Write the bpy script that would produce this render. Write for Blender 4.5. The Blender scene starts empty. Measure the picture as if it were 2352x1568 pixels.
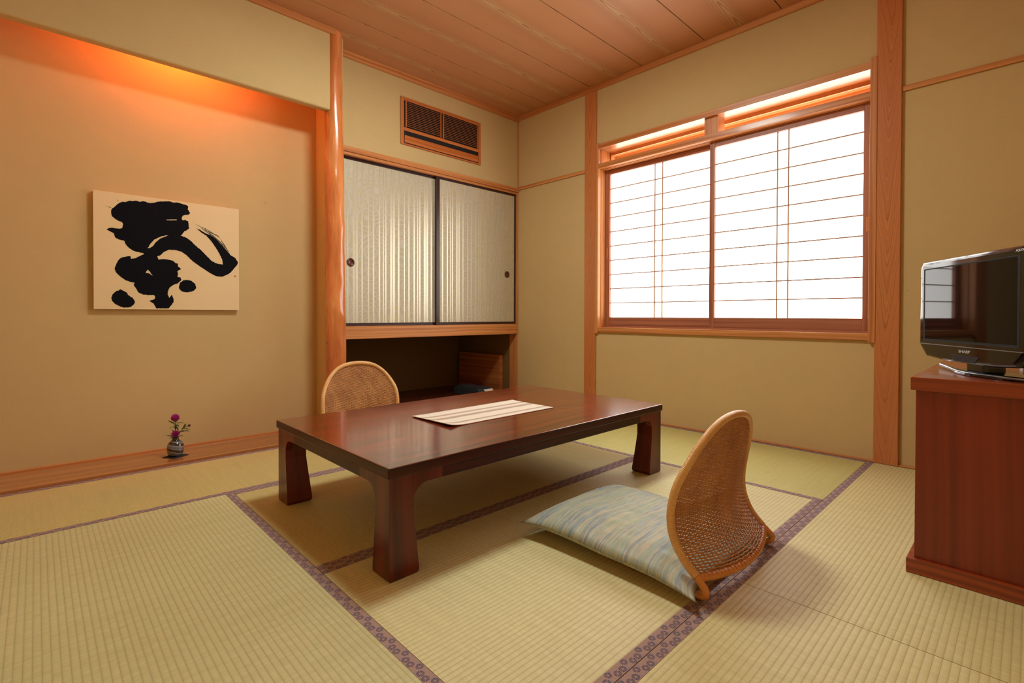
import bpy, bmesh, math, random
from math import sin, cos, pi, radians, sqrt, atan2
from mathutils import Vector, Matrix, geometry
from mathutils import noise as mnoise

random.seed(7)
SC = bpy.context.scene
COL = SC.collection

# ------------------------------------------------------------------ mesh builder (verts, faces, uvs in metres)
class MB:
    def __init__(s):
        s.v = []; s.f = []; s.uv = []; s.m = []; s.sm = []
    def face(s, pts, uvs=None, mat=0, smooth=False):
        i = len(s.v); s.v += [tuple(p) for p in pts]
        s.f.append(list(range(i, i + len(pts))))
        s.uv.append(uvs or [(p[0], p[1]) for p in pts]); s.m.append(mat); s.sm.append(smooth)
    def box(s, x0, x1, y0, y1, z0, z1, grain='x', mat=0, off=None, cen=False):
        a = 'xyz'.index(grain)
        o = off if off is not None else (random.uniform(0, 20), 0 if cen else random.uniform(0, 20))
        c = ((x0 + x1) / 2, (y0 + y1) / 2, (z0 + z1) / 2)
        i = len(s.v)
        P = [(x, y, z) for x in (x0, x1) for y in (y0, y1) for z in (z0, z1)]
        s.v += P
        for q, ax in (((0, 1, 3, 2), 0), ((4, 6, 7, 5), 0), ((0, 4, 5, 1), 1), ((2, 3, 7, 6), 1), ((0, 2, 6, 4), 2), ((1, 5, 7, 3), 2)):
            s.f.append([i + k for k in q])
            oth = [k for k in range(3) if k != ax]
            if a in oth:
                ua = a; va = [k for k in oth if k != a][0]
            else:
                ua, va = oth
            s.uv.append([(P[k][ua] + o[0], (P[k][va] - (c[va] if cen else 0)) + o[1]) for k in q])
            s.m.append(mat); s.sm.append(False)
    def prism(s, prof, axis, a, b, mat=0, grain=None, off=(0, 0)):
        """prof: 2D polygon in the two other axes (cyclic order), extruded along axis from a to b"""
        ax = 'xyz'.index(axis); oth = [k for k in range(3) if k != ax]
        def p3(q, t):
            r = [0, 0, 0]; r[oth[0]] = q[0]; r[oth[1]] = q[1]; r[ax] = t; return r
        g = 'xyz'.index(grain) if grain else ax
        def uvof(p):
            rest = [k for k in range(3) if k != g]
            return (p[g] + off[0], p[rest[0]] + p[rest[1]] + off[1])
        n = len(prof); i = len(s.v)
        s.v += [p3(q, a) for q in prof] + [p3(q, b) for q in prof]
        for k in range(n):
            q = [k, (k + 1) % n, (k + 1) % n + n, k + n]
            s.f.append([i + j for j in q]); s.uv.append([uvof(s.v[i + j]) for j in q]); s.m.append(mat); s.sm.append(False)
        for q in (list(range(n))[::-1], [k + n for k in range(n)]):
            s.f.append([i + j for j in q]); s.uv.append([uvof(s.v[i + j]) for j in q]); s.m.append(mat); s.sm.append(False)
    def grid(s, fn, nu, nv, mat=0, closeu=False, closev=False, uvfn=None, smooth=True):
        i = len(s.v)
        for a in range(nu):
            for b in range(nv): s.v.append(tuple(fn(a, b)))
        for a in range(nu if closeu else nu - 1):
            for b in range(nv if closev else nv - 1):
                q = [(a, b), (a + 1, b), (a + 1, b + 1), (a, b + 1)]
                s.f.append([i + (k[0] % nu) * nv + (k[1] % nv) for k in q])
                s.uv.append([uvfn(*k) if uvfn else (k[0] / nu, k[1] / nv) for k in q]); s.m.append(mat); s.sm.append(smooth)
    def tube(s, pts, r, seg=8, closed=False, mat=0, caps=True, uo=0.0):
        pts = [Vector(p) for p in pts]; n = len(pts)
        rr = r if isinstance(r, (list, tuple)) else [r] * n
        T = []
        for k in range(n):
            if closed: t = pts[(k + 1) % n] - pts[k - 1]
            else: t = pts[min(k + 1, n - 1)] - pts[max(k - 1, 0)]
            T.append(t.normalized() if t.length > 1e-9 else Vector((0, 0, 1)))
        up = Vector((0, 0, 1)) if abs(T[0].z) < .9 else Vector((1, 0, 0))
        N = (up - T[0] * up.dot(T[0])).normalized()
        L = [0.0]; Ns = [N]
        for k in range(1, n):
            N = Ns[-1] - T[k] * Ns[-1].dot(T[k])
            N = N.normalized() if N.length > 1e-6 else Ns[-1]
            Ns.append(N); L.append(L[-1] + (pts[k] - pts[k - 1]).length)
        tot = L[-1] + ((pts[0] - pts[-1]).length if closed else 0)
        i = len(s.v)
        for k in range(n):
            B = T[k].cross(Ns[k])
            for j in range(seg):
                a = 2 * pi * j / seg
                s.v.append(tuple(pts[k] + (Ns[k] * cos(a) + B * sin(a)) * rr[k]))
        for k in range(n if closed else n - 1):
            k2 = (k + 1) % n; l1 = L[k]; l2 = L[k2] if k2 else tot
            for j in range(seg):
                j2 = (j + 1) % seg
                s.f.append([i + k * seg + j, i + k * seg + j2, i + k2 * seg + j2, i + k2 * seg + j])
                c = 2 * pi * rr[k] / seg
                s.uv.append([(l1 + uo, c * j), (l1 + uo, c * (j + 1)), (l2 + uo, c * (j + 1)), (l2 + uo, c * j)]); s.m.append(mat); s.sm.append(True)
        if caps and not closed:
            for base, rev in ((i, True), (i + (n - 1) * seg, False)):
                q = [base + j for j in range(seg)]
                if rev: q = q[::-1]
                s.f.append(q); s.uv.append([(0, 0)] * seg); s.m.append(mat); s.sm.append(False)
    def lathe(s, prof, c=(0, 0, 0), seg=32, mat=0):
        """prof list of (r,z)"""
        def fn(a, b):
            t = 2 * pi * a / seg; r, z = prof[b]
            return (c[0] + r * cos(t), c[1] + r * sin(t), c[2] + z)
        s.grid(fn, seg, len(prof), mat, closeu=True, uvfn=lambda a, b: (a / seg, prof[b][1]))
    def xform(s, M):
        s.v = [tuple(M @ Vector(p)) for p in s.v]; return s

def build(name, mb, mats, parent=None, bevel=0.0, label=None, local=False):
    me = bpy.data.meshes.new(name)
    off = Vector((0, 0, 0))
    if parent is not None and not local:
        off = Vector(parent.get('_org', (0, 0, 0)))
    me.from_pydata([tuple(Vector(p) - off) for p in mb.v], [], mb.f)
    uvl = me.uv_layers.new(name='UVMap'); k = 0
    for fi, f in enumerate(mb.f):
        for j in range(len(f)):
            uvl.data[k].uv = mb.uv[fi][j]; k += 1
    mats = mats if isinstance(mats, (list, tuple)) else [mats]
    for m in mats: me.materials.append(m)
    for p, mi, sm in zip(me.polygons, mb.m, mb.sm):
        p.material_index = mi; p.use_smooth = sm
    bm = bmesh.new(); bm.from_mesh(me); bmesh.ops.recalc_face_normals(bm, faces=bm.faces); bm.to_mesh(me); bm.free()
    me.update()
    o = bpy.data.objects.new(name, me); COL.objects.link(o)
    if parent is not None:
        o.parent = parent
        if not local: o['_org'] = tuple(off)
    if bevel:
        b = o.modifiers.new('bevel', 'BEVEL'); b.width = bevel; b.segments = 2; b.limit_method = 'ANGLE'; b.angle_limit = radians(40)
    if label: o['label'] = label
    return o

def thing(name, label, cat, loc=(0, 0, 0), rz=0.0, group=None):
    o = bpy.data.objects.new(name, None); COL.objects.link(o)
    o.location = loc; o.rotation_euler = (0, 0, rz); o['label'] = label; o['category'] = cat
    o.empty_display_size = .1; o['_org'] = tuple(loc)
    if group: o['group'] = group
    return o
def tag(o, label, cat, group=None):
    o['label'] = label; o['category'] = cat
    if group: o['group'] = group
    return o
def struct(name, mb, mats, bevel=0.0):
    o = build(name, mb, mats, None, bevel); o['kind'] = 'structure'; return o
def dup(root, loc, rz, label):
    r = root.copy(); COL.objects.link(r); r.location = loc; r.rotation_euler = (0, 0, rz); r['label'] = label
    for ch in list(root.children):
        c = ch.copy(); COL.objects.link(c); c.parent = r
        for g in ch.children:
            d = g.copy(); COL.objects.link(d); d.parent = c
    return r

# ------------------------------------------------------------------ node helper
class NT:
    def __init__(s, name):
        s.mat = bpy.data.materials.new(name); s.mat.use_nodes = True
        s.t = s.mat.node_tree; s.t.nodes.clear()
        s.out = s.t.nodes.new('ShaderNodeOutputMaterial')
    def n(s, typ, ins=None, **props):
        nd = s.t.nodes.new(typ)
        for k, v in props.items(): setattr(nd, k, v)
        for k, v in (ins or {}).items():
            sock = nd.inputs[k]
            if hasattr(v, 'is_output') or isinstance(v, bpy.types.NodeSocket): s.t.links.new(v, sock)
            else: sock.default_value = v
        return nd
    def m(s, op, a, b=None, c=None, clamp=False):
        ins = {0: a}
        if b is not None: ins[1] = b
        if c is not None: ins[2] = c
        nd = s.n('ShaderNodeMath', ins, operation=op); nd.use_clamp = clamp
        return nd.outputs[0]
    def uv(s):
        u = s.n('ShaderNodeUVMap', uv_map='UVMap').outputs[0]
        x = s.n('ShaderNodeSeparateXYZ', {0: u}); return x.outputs[0], x.outputs[1]
    def obj(s):
        return s.n('ShaderNodeTexCoord').outputs['Object']
    def vec(s, x, y, z=0.0):
        return s.n('ShaderNodeCombineXYZ', {0: x, 1: y, 2: z}).outputs[0]
    def noise(s, v, scale=1.0, detail=3.0, rough=.5, dist=0.0):
        return s.n('ShaderNodeTexNoise', {'Vector': v, 'Scale': scale, 'Detail': detail, 'Roughness': rough, 'Distortion': dist}).outputs['Fac']
    def noise1(s, w, detail=2.0, rough=.5):
        nd = s.n('ShaderNodeTexNoise', noise_dimensions='1D'); s.t.links.new(w, nd.inputs['W'])
        nd.inputs['Scale'].default_value = 1; nd.inputs['Detail'].default_value = detail; nd.inputs['Roughness'].default_value = rough
        return nd.outputs['Fac']
    def ramp(s, f, stops, interp='LINEAR'):
        nd = s.n('ShaderNodeValToRGB', {0: f}); cr = nd.color_ramp; cr.interpolation = interp
        while len(cr.elements) < len(stops): cr.elements.new(.5)
        for e, (p, c) in zip(cr.elements, stops):
            e.position = p; e.color = (c[0], c[1], c[2], 1) if not isinstance(c, (int, float)) else (c, c, c, 1)
        return nd.outputs['Color']
    def mix(s, f, a, b, typ='MIX'):
        nd = s.n('ShaderNodeMix', data_type='RGBA', blend_type=typ)
        for k, v in ((0, f), (6, a), (7, b)):
            if isinstance(v, bpy.types.NodeSocket): s.t.links.new(v, nd.inputs[k])
            else: nd.inputs[k].default_value = v if isinstance(v, (int, float)) else (v[0], v[1], v[2], 1)
        return nd.outputs[2]
    def maprange(s, f, a, b, c, d):
        return s.n('ShaderNodeMapRange', {0: f, 1: a, 2: b, 3: c, 4: d}).outputs[0]
    def bump(s, h, strength=.5, dist=.002, normal=None):
        ins = {'Height': h, 'Strength': strength, 'Distance': dist}
        if normal is not None: ins['Normal'] = normal
        return s.n('ShaderNodeBump', ins).outputs[0]
    def bsdf(s, color, rough=.5, normal=None, metal=0.0, spec=.5, coat=0.0, coat_rough=.1, emis=None, emis_s=0.0, sheen=0.0, alpha=1.0, trans=0.0):
        nd = s.n('ShaderNodeBsdfPrincipled')
        def st(k, v):
            if isinstance(v, bpy.types.NodeSocket): s.t.links.new(v, nd.inputs[k])
            else: nd.inputs[k].default_value = v
        st('Base Color', color if isinstance(color, bpy.types.NodeSocket) else (*color, 1)); st('Roughness', rough); st('Metallic', metal)
        st('Specular IOR Level', spec); st('Coat Weight', coat); st('Coat Roughness', coat_rough); st('Sheen Weight', sheen)
        st('Transmission Weight', trans)
        if normal is not None: st('Normal', normal)
        if emis is not None: st('Emission Color', (*emis, 1)); st('Emission Strength', emis_s)
        s.t.links.new(nd.outputs[0], s.out.inputs[0]); return nd

def S(r, g, b):   # sRGB 0-255 -> linear
    f = lambda c: (c / 255 / 12.92) if c / 255 <= .04045 else ((c / 255 + .055) / 1.055) ** 2.4
    return (f(r), f(g), f(b))

def plain(name, col, rough=.5, metal=0.0, spec=.5, coat=0.0, bump=0.0, bscale=200):
    t = NT(name); nrm = None
    if bump:
        nrm = t.bump(t.noise(t.obj(), bscale, 2), bump, .001)
    t.bsdf(col, rough, nrm, metal, spec, coat); return t.mat

def wood(name, light, dark, rings=70, rough=.4, coat=0.0, fine=.35, bump=.1, blot=.25, coat_rough=.12, warp=.05, spec=.5):
    t = NT(name); u, v = t.uv()
    w = t.noise(t.vec(t.m('MULTIPLY', u, 1.1), t.m('MULTIPLY', v, 7)), 1, 2)
    vv = t.m('MULTIPLY_ADD', w, warp, v)
    r = t.noise(t.vec(t.m('MULTIPLY', u, .5), t.m('MULTIPLY', vv, rings)), 1, 2, .5)
    f = t.noise(t.vec(t.m('MULTIPLY', u, 9), t.m('MULTIPLY', v, 700)), 1, 2, .6)
    b = t.noise(t.vec(t.m('MULTIPLY', u, 2), t.m('MULTIPLY', v, 9), 3.3), 1, 2, .5)
    fac = t.m('ADD', t.maprange(r, .35, .68, 0, 1), t.m('MULTIPLY_ADD', f, fine, t.m('MULTIPLY_ADD', b, blot, -(fine + blot) / 2)), clamp=True)
    c = t.mix(fac, light, dark)
    nrm = t.bump(t.m('ADD', f, r), bump, .0008)
    t.bsdf(c, rough, nrm, 0, spec, coat, coat_rough); return t.mat

def cathedral(name, light, dark, period=.3, slope=20., pale=None, rough=.5, coat=0.0, knots=True, blot=.2, lines=.6):
    """flat-sawn figure: nested arches pointing along u, v must be centred on the board"""
    t = NT(name); u, v = t.uv()
    wob = t.noise(t.vec(t.m('MULTIPLY', u, 1.2), 0.0), 1, 2)
    vc = t.m('MULTIPLY_ADD', t.m('SUBTRACT', wob, .5), .06, v)
    w = t.noise(t.vec(t.m('MULTIPLY', u, 3), t.m('MULTIPLY', v, 26)), 1, 3)
    h = t.m('SQRT', t.m('ADD', t.m('MULTIPLY', vc, vc), .00006))
    F = t.m('ADD', t.m('MULTIPLY_ADD', h, -slope, u), t.m('MULTIPLY', w, period * .8))
    ph = t.m('FRACT', t.m('DIVIDE', F, period))
    n2 = t.noise1(t.m('MULTIPLY', F, 1 / period * 4.3), 2, .6)
    saw = t.m('MAXIMUM', t.m('POWER', t.m('SUBTRACT', 1.0, ph), 7.0), t.m('MULTIPLY', t.m('POWER', t.m('SUBTRACT', 1.0, t.m('FRACT', t.m('DIVIDE', F, period * .43))), 12.0), .6))
    core = t.maprange(h, .01, .11, 1.0, .12)
    fine = t.noise(t.vec(t.m('MULTIPLY', u, 6), t.m('MULTIPLY', v, 500)), 1, 2, .6)
    fac = t.m('ADD', t.m('MULTIPLY', t.m('MULTIPLY', saw, core), lines), t.m('MULTIPLY', t.maprange(n2, .35, .75, 0, 1), t.m('MULTIPLY', core, .35)), clamp=True)
    b = t.noise(t.vec(t.m('MULTIPLY', u, .8), t.m('MULTIPLY', v, 6), 5.0), 1, 2)
    fac = t.m('ADD', fac, t.m('MULTIPLY_ADD', fine, .16, t.m('MULTIPLY_ADD', b, blot, -.08 - blot / 2)), clamp=True)
    c = t.mix(fac, light, dark)
    if pale: c = t.mix(t.m('MULTIPLY', t.m('MULTIPLY', t.maprange(h, .004, .05, 1, 0), t.maprange(ph, .1, .35, 0, 1)), .6), c, pale)
    if knots:
        vo = t.n('ShaderNodeTexVoronoi', {'Vector': t.vec(t.m('MULTIPLY', u, 1.15), t.m('MULTIPLY', vc, 7.0)), 'Scale': 1.0})
        k = t.m('LESS_THAN', t.m('ADD', vo.outputs['Distance'], t.m('MULTIPLY', t.m('GREATER_THAN', t.m('ABSOLUTE', vc), .035), 10)), .03)
        c = t.mix(t.m('MULTIPLY', k, .75), c, tuple(x * .4 for x in dark))
    t.bsdf(c, rough, t.bump(t.m('ADD', fine, fac), .08, .0006), 0, .5, coat, .2); return t.mat

def plaster(name, col, var=.05, stains=True):
    t = NT(name); o = t.obj()
    n1 = t.noise(o, 1.3, 3); n2 = t.noise(o, 420, 2, .7); n3 = t.noise(o, 14, 3)
    f = t.m('ADD', t.m('MULTIPLY', t.m('SUBTRACT', n1, .5), .35), t.m('ADD', t.m('MULTIPLY', t.m('SUBTRACT', n2, .5), .5), t.m('MULTIPLY', t.m('SUBTRACT', n3, .5), .12)))
    hi = tuple(min(1, c * (1 + 6 * var)) for c in col); lo = tuple(c * (1 - 4 * var) for c in col)
    c = t.mix(t.m('ADD', f, .5, clamp=True), lo, hi)
    if stains:
        vo = t.n('ShaderNodeTexVoronoi', {'Vector': o, 'Scale': 2.3})
        sp = t.n('ShaderNodeMapRange', {0: t.m('MULTIPLY_ADD', n3, .03, vo.outputs['Distance']), 1: .02, 2: .055, 3: .35, 4: 0.0}).outputs[0]
        c = t.mix(sp, c, tuple(x * .55 for x in col))
        vo2 = t.n('ShaderNodeTexVoronoi', {'Vector': o, 'Scale': 5.1})
        sp2 = t.n('ShaderNodeMapRange', {0: vo2.outputs['Distance'], 1: .01, 2: .022, 3: .5, 4: 0.0}).outputs[0]
        c = t.mix(sp2, c, (col[0] * .62, col[1] * .4, col[2] * .3))
    t.bsdf(c, .92, t.bump(n2, .25, .0012), 0, .2); return t.mat

# ------------------------------------------------------------------ materials
M = {}
M['plaster'] = plaster('sand_plaster', S(200, 172, 122))
M['plaster_shade'] = plaster('recess_shade_plaster', S(116, 86, 50), stains=False)  # wall plaster darkened in colour for the shade inside the recess
M['trim'] = wood('cypress_trim', S(216, 147, 86), S(180, 102, 50), 60, .38, coat=.15)
M['post'] = cathedral('cypress_post', S(206, 126, 70), S(142, 66, 30), period=.2, slope=9, rough=.32, coat=.4, knots=False, blot=.35, lines=.42)
M['log'] = None
M['ceil'] = cathedral('cedar_ceiling', S(196, 138, 96), S(122, 64, 38), period=.21, slope=13, rough=.42, knots=True, pale=S(204, 170, 122))
M['shoji_wood'] = wood('shoji_wood', S(180, 116, 86), S(140, 78, 52), 50, .45)
M['lattice_wood'] = wood('flare_paled_lattice_wood', S(196, 160, 136), S(168, 128, 104), 60, .6)  # frame wood made paler to imitate the window's flare over the lattice
M['alcove_board'] = wood('alcove_board', S(184, 122, 70), S(154, 94, 50), 16, .22, coat=.5, fine=.15)
M['table'] = wood('lacquered_zelkova', S(134, 38, 16), S(58, 13, 6), 34, .22, coat=.8, fine=.5, blot=.5, bump=.15, coat_rough=.12, warp=.16)
M['table_edge_shade'] = wood('lacquered_zelkova_edge_shade', S(74, 22, 12), S(34, 9, 5), 90, .32, coat=.12, fine=.6, bump=.1, coat_rough=.16, spec=.3)  # table lacquer darkened in colour for side faces turned from the light
M['table_leg'] = wood('lacquered_leg', S(108, 31, 14), S(64, 17, 8), 22, .3, coat=.25, fine=.35, bump=.1, coat_rough=.15, warp=.1, spec=.4)
M['cabinet'] = wood('red_stained_veneer', S(142, 48, 18), S(108, 28, 10), 26, .35, coat=.35, fine=.45, blot=.3, coat_rough=.2, bump=.03)
M['cab_trim'] = wood('red_stained_edge', S(166, 72, 30), S(118, 42, 17), 40, .3, coat=.4, fine=.3)
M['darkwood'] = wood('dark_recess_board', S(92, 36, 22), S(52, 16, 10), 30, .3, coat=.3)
M['panelwood'] = wood('leaning_board', S(186, 112, 56), S(150, 80, 36), 40, .5)
M['black_lacquer'] = plain('dark_lacquer_frame', S(52, 22, 18), .35, coat=.1)
M['pull'] = plain('door_pull_lacquer', S(86, 34, 26), .25, coat=.4)
M['grille'] = wood('grille_wood', S(206, 120, 56), S(172, 86, 34), 60, .4)
M['grille_dark'] = plain('grille_slat_wood', S(176, 100, 52), .5)
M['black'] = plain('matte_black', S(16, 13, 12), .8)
M['tvblack'] = plain('gloss_black_plastic', (.002, .002, .003), .05, coat=.35)
M['screen'] = plain('tv_screen', (.002, .002, .003), .03, spec=.3)
M['silver'] = plain('brushed_silver', (.3, .31, .34), .3, metal=1.0)
M['logo'] = plain('silver_lettering', (.55, .56, .58), .35, metal=.3)
M['sensor'] = plain('sensor_strip', S(38, 44, 62), .15)
M['red'] = plain('red_indicator', S(150, 20, 20), .4)
M['paper_white'] = plain('white_paper', S(225, 220, 210), .7)
M['ink'] = plain('black_ink', S(8, 8, 16), .8, spec=.15)
M['ink_dry'] = plain('dry_ink', S(92, 84, 66), .7)
M['seal'] = plain('vermilion_seal', S(200, 90, 45), .7)
M['panelboard'] = plain('cream_board', S(232, 205, 158), .7, bump=.1, bscale=500)
M['greybox'] = plain('dark_grey_plastic', S(54, 58, 64), .4)
M['stem'] = plain('thistle_green', S(48, 92, 40), .6)
M['petal'] = plain('thistle_purple', S(196, 52, 156), .7)
M['bud'] = plain('thistle_bud', S(92, 20, 38), .7)
M['coaster'] = plain('black_woven_cloth', S(34, 34, 48), .9, bump=.8, bscale=900)

def mat_log():
    t = NT('polished_log'); u, v = t.uv()
    o = t.obj()
    n1 = t.noise(t.vec(t.m('MULTIPLY', u, 3.0), t.m('MULTIPLY', v, 14)), 1, 3, .55)
    n2 = t.noise(t.vec(t.m('MULTIPLY', u, 1.3), t.m('MULTIPLY', v, 4), 2.0), 1, 2)
    n3 = t.noise(t.vec(t.m('MULTIPLY', u, 14), t.m('MULTIPLY', v, 120), 1.0), 1, 3)
    f = t.m('ADD', t.m('MULTIPLY', n1, .6), t.m('MULTIPLY_ADD', n3, .15, t.m('MULTIPLY', n2, .45)))
    c = t.ramp(f, [(.35, S(240, 176, 112)), (.52, S(222, 134, 72)), (.8, S(172, 80, 38))])
    vo = t.n('ShaderNodeTexVoronoi', {'Vector': t.vec(t.m('MULTIPLY', u, 3.2), t.m('MULTIPLY', v, 5.5)), 'Scale': 1.0})
    k = t.n('ShaderNodeMapRange', {0: vo.outputs['Distance'], 1: .02, 2: .07, 3: .6, 4: 0.0}).outputs[0]
    c = t.mix(k, c, S(120, 50, 26))
    t.bsdf(c, .22, t.bump(t.m('ADD', n1, t.m('MULTIPLY', k, -.3)), .5, .006), 0, .5, .8, .14); return t.mat
M['log'] = mat_log()

def mat_tatami(name, base, groove, pitch=.0155):
    t = NT(name); u, v = t.uv()
    q = t.m('DIVIDE', v, pitch); f = t.m('FRACT', q); row = t.m('FLOOR', q)
    s_ = t.m('SINE', t.m('MULTIPLY', f, pi))
    h = t.m('POWER', s_, .55)
    rush = t.noise(t.vec(t.m('MULTIPLY', u, 420), t.m('MULTIPLY', q, .55)), 1, 2, .7)
    seg = t.noise(t.vec(t.m('MULTIPLY', u, 34), row), 1, 2, .6)
    big = t.noise(t.vec(t.m('MULTIPLY', u, 1.6), t.m('MULTIPLY', v, 1.6)), 1, 2)
    strk = t.noise(t.vec(t.m('MULTIPLY', u, 90), t.m('MULTIPLY', v, 3)), 1, 2, .6)
    k = t.m('ADD', t.m('MULTIPLY', t.m('SUBTRACT', rush, .5), .5), t.m('ADD', t.m('MULTIPLY', t.m('SUBTRACT', seg, .5), .55), t.m('ADD', t.m('MULTIPLY', t.m('SUBTRACT', big, .5), .5), t.m('MULTIPLY', t.m('SUBTRACT', strk, .5), .5))))
    lo = (base[0] * .74, base[1] * .70, base[2] * .60); hi = (min(1, base[0] * 1.22), min(1, base[1] * 1.24), min(1, base[2] * 1.3))
    c = t.mix(t.m('ADD', k, .5, clamp=True), lo, hi)
    g = t.m('POWER', t.m('SUBTRACT', 1.0, s_), 2.2)
    c = t.mix(t.m('MULTIPLY', g, .5), c, groove)
    nrm = t.bump(t.m('MULTIPLY_ADD', rush, .25, h), .4, .0018)
    t.bsdf(c, .5, nrm, 0, .5, sheen=.1); return t.mat
TC = {  # tint per mat paints in the rush sheen that shifts with rib direction
 'M1': (S(202, 184, 118), S(156, 124, 70)), 'M2': (S(204, 197, 146), S(160, 142, 94)), 'M3': (S(200, 184, 122), S(150, 122, 70)),
 'M4': (S(214, 203, 150), S(176, 140, 90)), 'M5': (S(214, 201, 142), S(176, 142, 88)), 'M7': (S(200, 190, 118), S(156, 138, 74))}
for k_, (a_, b_) in TC.items(): M['tatami' + k_] = mat_tatami('tatami_rush_' + k_.lower(), a_, b_)

def mat_heri():
    t = NT('heri_brocade'); u, v = t.uv()   # v: 0..0.031 across
    ground = t.mix(t.noise(t.vec(t.m('MULTIPLY', u, 160), t.m('MULTIPLY', v, 700)), 1, 2), S(148, 118, 110), S(186, 154, 142))
    c = ground
    def flowers(c, P, du, v0, R, col, npet, amt=1.0):
        du_ = t.m('SUBTRACT', t.m('MULTIPLY', t.m('FRACT', t.m('DIVIDE', t.m('ADD', u, du), P)), P), P / 2)
        dv = t.m('SUBTRACT', v, v0)
        r = t.m('SQRT', t.m('ADD', t.m('MULTIPLY', du_, du_), t.m('MULTIPLY', dv, dv)))
        th = t.m('ARCTAN2', dv, du_)
        pet = t.m('GREATER_THAN', t.m('SINE', t.m('MULTIPLY', th, npet)), -.1)
        ins = t.m('MULTIPLY', t.m('LESS_THAN', r, R), t.m('GREATER_THAN', r, R * .3))
        return t.mix(t.m('MULTIPLY', t.m('MULTIPLY', pet, ins), amt), c, col)
    c = flowers(c, .060, .031, .006, .0068, S(120, 120, 150), 9, .6)
    c = flowers(c, .060, .012, .025, .0055, S(120, 120, 150), 9, .6)
    c = flowers(c, .060, .0, .0100, .0095, S(50, 52, 90), 15)
    c = flowers(c, .060, .020, .0215, .0090, S(50, 52, 90), 15)
    c = flowers(c, .060, .040, .0105, .0095, S(50, 52, 90), 15)
    t.bsdf(c, .8, t.bump(t.noise(t.vec(t.m('MULTIPLY', u, 900), t.m('MULTIPLY', v, 900)), 1, 1), .2, .0006), 0, .25); return t.mat
M['heri'] = mat_heri()

def mat_fusuma():
    t = NT('fusuma_paper'); u, v = t.uv()      # u vertical, v horizontal (metres)
    def barset(P, offs, ws):
        x = t.m('MULTIPLY', t.m('FRACT', t.m('DIVIDE', v, P)), P); acc = None
        for o_, w_ in zip(offs, ws):
            b = t.m('LESS_THAN', t.m('ABSOLUTE', t.m('SUBTRACT', x, o_)), w_ / 2)
            acc = b if acc is None else t.m('MAXIMUM', acc, b)
        return acc
    bars = barset(.30, (.020, .052, .072, .118, .141, .182, .232, .272), (.013, .009, .012, .017, .018, .013, .009, .011))
    # overlapping concentric rings
    rings = None
    for sc, dx in ((4.2, 0.0), (5.3, 3.7)):
        vo = t.n('ShaderNodeTexVoronoi', {'Vector': t.vec(t.m('ADD', u, dx), v), 'Scale': sc}); vo.inputs['Randomness'].default_value = .85
        d = t.m('FRACT', t.m('MULTIPLY', vo.outputs['Distance'], 9))
        l = t.m('LESS_THAN', t.m('ABSOLUTE', t.m('SUBTRACT', d, .5)), .12)
        rings = l if rings is None else t.m('MAXIMUM', rings, l)
    base = t.mix(t.noise(t.vec(u, v), 500, 1), S(188, 176, 148), S(202, 192, 166))
    c = t.mix(t.m('MULTIPLY', bars, .75), base, S(224, 220, 186))
    c = t.mix(t.m('MULTIPLY', rings, t.m('MULTIPLY_ADD', bars, .25, .45)), c, S(214, 208, 200))
    rough = t.m('MULTIPLY_ADD', bars, -.3, .62)
    t.bsdf(c, rough, t.bump(rings, .12, .0004), t.m('MULTIPLY_ADD', bars, .35, .12), .5); return t.mat
M['fusuma'] = mat_fusuma()

def mat_shoji():
    t = NT('backlit_shoji_paper')
    n = t.noise(t.obj(), 60, 3)
    c = t.mix(n, (.93, .93, .92), (1, 1, 1))
    nd = t.bsdf(c, .9, None, 0, .1, emis=(1.0, 1.0, .98), emis_s=PAPER)
    return t.mat
PAPER = 3.0
M['shoji'] = mat_shoji()

def mat_cushion():
    t = NT('brushed_brocade'); u, v = t.uv()   # u along streaks
    wv = t.noise(t.vec(t.m('MULTIPLY', u, 2.2), t.m('MULTIPLY', v, 3)), 1, 2)
    vv = t.m('MULTIPLY_ADD', wv, .12, v)
    a = t.noise(t.vec(t.m('MULTIPLY', u, 3.2), t.m('MULTIPLY', vv, 30), 1.0), 1, 3, .6)
    b = t.noise(t.vec(t.m('MULTIPLY', u, 3.5), t.m('MULTIPLY', vv, 84), 4.0), 1, 4, .75)
    e = t.noise(t.vec(t.m('MULTIPLY', u, 3), t.m('MULTIPLY', vv, 13), 8.0), 1, 2)
    c = t.ramp(a, [(.3, S(136, 146, 140)), (.48, S(158, 166, 142)), (.56, S(140, 150, 152)), (.7, S(108, 122, 126))])
    c = t.mix(t.maprange(e, .55, .68, 0, .6), c, S(160, 170, 128))
    jag = t.noise(t.vec(t.m('MULTIPLY', u, 60), t.m('MULTIPLY', vv, 220), 2.0), 1, 2)
    c = t.mix(t.maprange(t.m('MULTIPLY_ADD', jag, .12, b), .575, .605, 0, .85), c, S(190, 176, 142))
    fab = t.noise(t.vec(t.m('MULTIPLY', u, 1500), t.m('MULTIPLY', v, 1500)), 1, 1)
    t.bsdf(c, .5, t.bump(fab, .15, .0005), 0, .4, sheen=.3); return t.mat
M['cushion'] = mat_cushion()

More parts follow.
